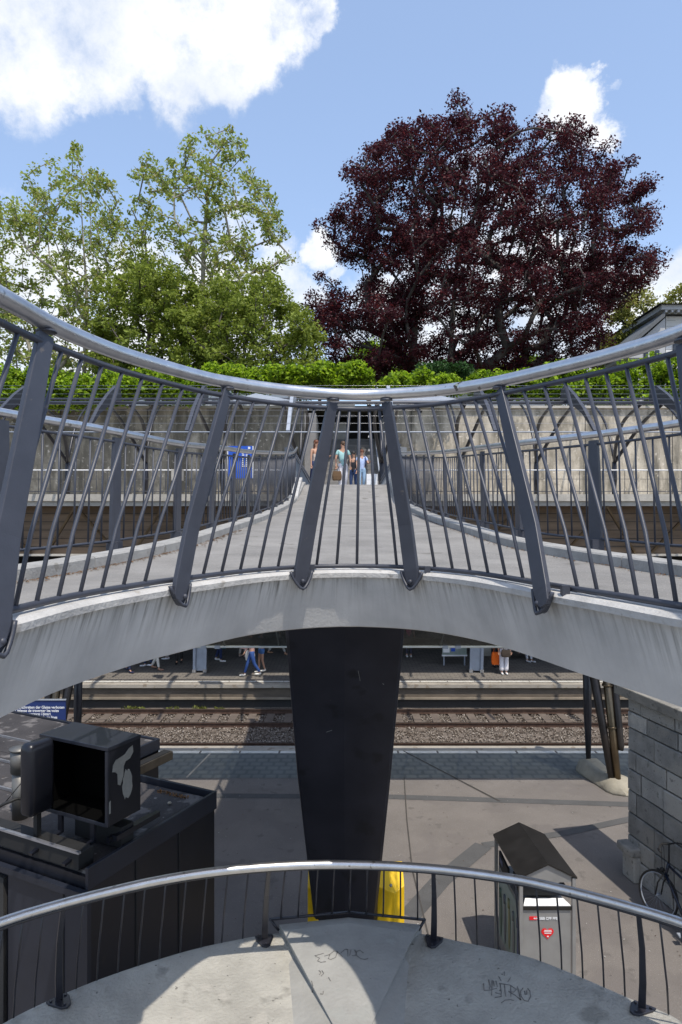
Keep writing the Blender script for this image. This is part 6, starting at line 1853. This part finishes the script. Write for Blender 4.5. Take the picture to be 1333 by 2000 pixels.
person('person in grey trousers striding far back beside the black pillar', feet(542, 1279, pz), R(95), 1.7, (.55, .53, .50), (.35, .34, .32), (.35, .2, .12), 'brown', .55)
t, w, j = person('person in navy trousers and white trainers standing right of the steel upright', feet(428, 1293, pz), R(100), 1.75, (.08, .09, .14), (.015, .03, .10), (.75, .75, .75), 'dark', .12)
bag('shopping_bag', 'small cyan bag held by the person in navy trousers', 'bag', w(j['wr'][-1]) + Vector((.10, -.1, -.02)), .2, .28, .1, (.0, .32, .42))
person('person in white trousers and tan shoes walking, upper body hidden by the bridge', feet(305, 1309, pz), R(80), 1.7, (.5, .5, .5), (.62, .60, .55), (.28, .15, .10), 'brown', .25)
person('person in dark clothes with white trainers at the far left of the far platform', feet(289, 1303, pz), R(-80), 1.7, (.05, .07, .15), (.02, .04, .10), (.75, .75, .78), 'dark', .2)
person('person with white shoes standing behind the one in white trousers', feet(326, 1290, pz), R(-100), 1.7, (.2, .2, .25), (.45, .45, .48), (.75, .75, .78), 'brown', .1)
person('person all in black standing in the shade left of the steel upright', feet(350, 1297, pz), R(0), 1.75, (.02, .02, .02), (.02, .02, .02), (.02, .02, .02), 'dark', .05)
person('person in dark blue shoes at the edge of the shade, mostly hidden by the bridge', feet(251, 1313, pz), R(60), 1.7, (.1, .1, .14), (.03, .04, .09), (.02, .02, .06), 'dark', .3)
t, w, j = person('person in wide white trousers with a brown bag at the right of the far platform', feet(985, 1317, pz), R(0), 1.70, (.55, .50, .45), (.72, .70, .74), (.7, .7, .7), 'brown', .0, wide=.05)
bag('handbag', 'brown patterned bag held in front of the wide white trousers', 'bag', w(Vector((.02, -.22, .98))), .36, .27, .13, (.045, .032, .022))
t, w, j = person('person in a grey shirt standing behind the orange bag', feet(969, 1303, pz), R(20), 1.72, (.35, .40, .45), (.02, .02, .025), (.03, .03, .03), 'dark', .0)
bag('shopping_bag', 'bright orange paper carrier bag at the right of the far platform', 'bag', Vector((5.97, 26.3, .80)), .34, .48, .14, (.75, .13, .005))
person('person in pale clothes sitting on the white bench', Vector((P(1016, 1270, 28.6).x, 28.62, pz)), R(35), 1.7, (.45, .46, .50), (.50, .50, .52), (.6, .6, .62), 'dark', .3, sit=True)
person('person in a pink top just right of the black pillar', feet(799, 1283, pz), R(0), 1.7, (.65, .12, .20), (.04, .04, .06), (.7, .7, .7), 'brown', .0)
# bridge head group
GB = 'people at the head of the footbridge'
def bh(px, Y): return Vector(((px - 666.5) / 1333 * Y, Y, kz(Y)))
t, w, j = person('person in a mint shirt and white trousers, middle of the bridge group', bh(670, 22.0), R(6), 1.68, (.30, .50, .50), (.68, .68, .74), (.6, .5, .4), 'brown', .12, ((.06, -.06, .02), (.04, -.05, .03)), head_turn=R(-50), group=GB, detail=True)
m_ = MB(); m_.tube([w(Vector((-.14, 0, 1.02))), w(Vector((0, -.14, 1.01))), w(Vector((.14, 0, 1.02)))], .012, 6)
bag('handbag', 'brown leather handbag hanging beside the white trousers on the bridge', 'bag', w(j['wr'][-1]) + Vector((.03, -.06, -.18)), .30, .30, .14, (.13, .075, .035), strap=.14)
t, w, j = person('person in a sleeveless cream top and long dark skirt, pointing', bh(617, 21.6), R(35), 1.66, (.60, .50, .44), (.018, .03, .09), (.6, .6, .55), 'red', .0, ((.02, -.02, .0), (.10, -.34, .10)), bottom='skirt', long_hair=True, sleeves='none', group=GB, detail=True, lean=.04)
t, w, j = person('child in a blue and white T-shirt with backpack straps, right of the group', bh(707, 21.7), R(10), 1.38, (.40, .50, .75), (.30, .45, .62), (.5, .5, .5), 'red', .05, ((.1, -.12, 0), (.16, -.22, .02)), group=GB, detail=True)
bp_ = thing('backpack', 'dark blue backpack worn by the child in the blue and white T-shirt', 'backpack', w(Vector((0, .17, .95))), None, R(10))
m_ = bagmesh(.26, .36, .14); q = obj('body', m_, cmat((.02, .04, .16))); q.parent = bp_; q.location = (0, 0, .18)
m_ = MB()
for s in (-1, 1): m_.tube(spline([(s * .10, .0, .17), (s * .095, -.17, .22), (s * .10, -.30, .10), (s * .11, -.22, -.08), (s * .11, -.02, -.14)], 12), .014, 6)
q = obj('straps', m_, cmat((.02, .04, .16))); q.parent = bp_
m_ = MB()
t, w, j = person('person in a black top half hidden behind the child on the bridge', bh(691, 22.7), R(-20), 1.42, (.02, .02, .028), (.03, .06, .16), (.4, .4, .4), 'dark', .05, ((.12, -.1, 0), (.1, -.12, 0)), sleeves='long', group=GB, detail=True)
q = P(727, 931, 21.2); m_ = MB(); m_.box((q.x, 21.2, q.z - .1), (.34, .16, .36)); cbx = solo('carton', m_, M['white'], 'white carton standing beside the child at the bridge head', 'box', bevel=.006)
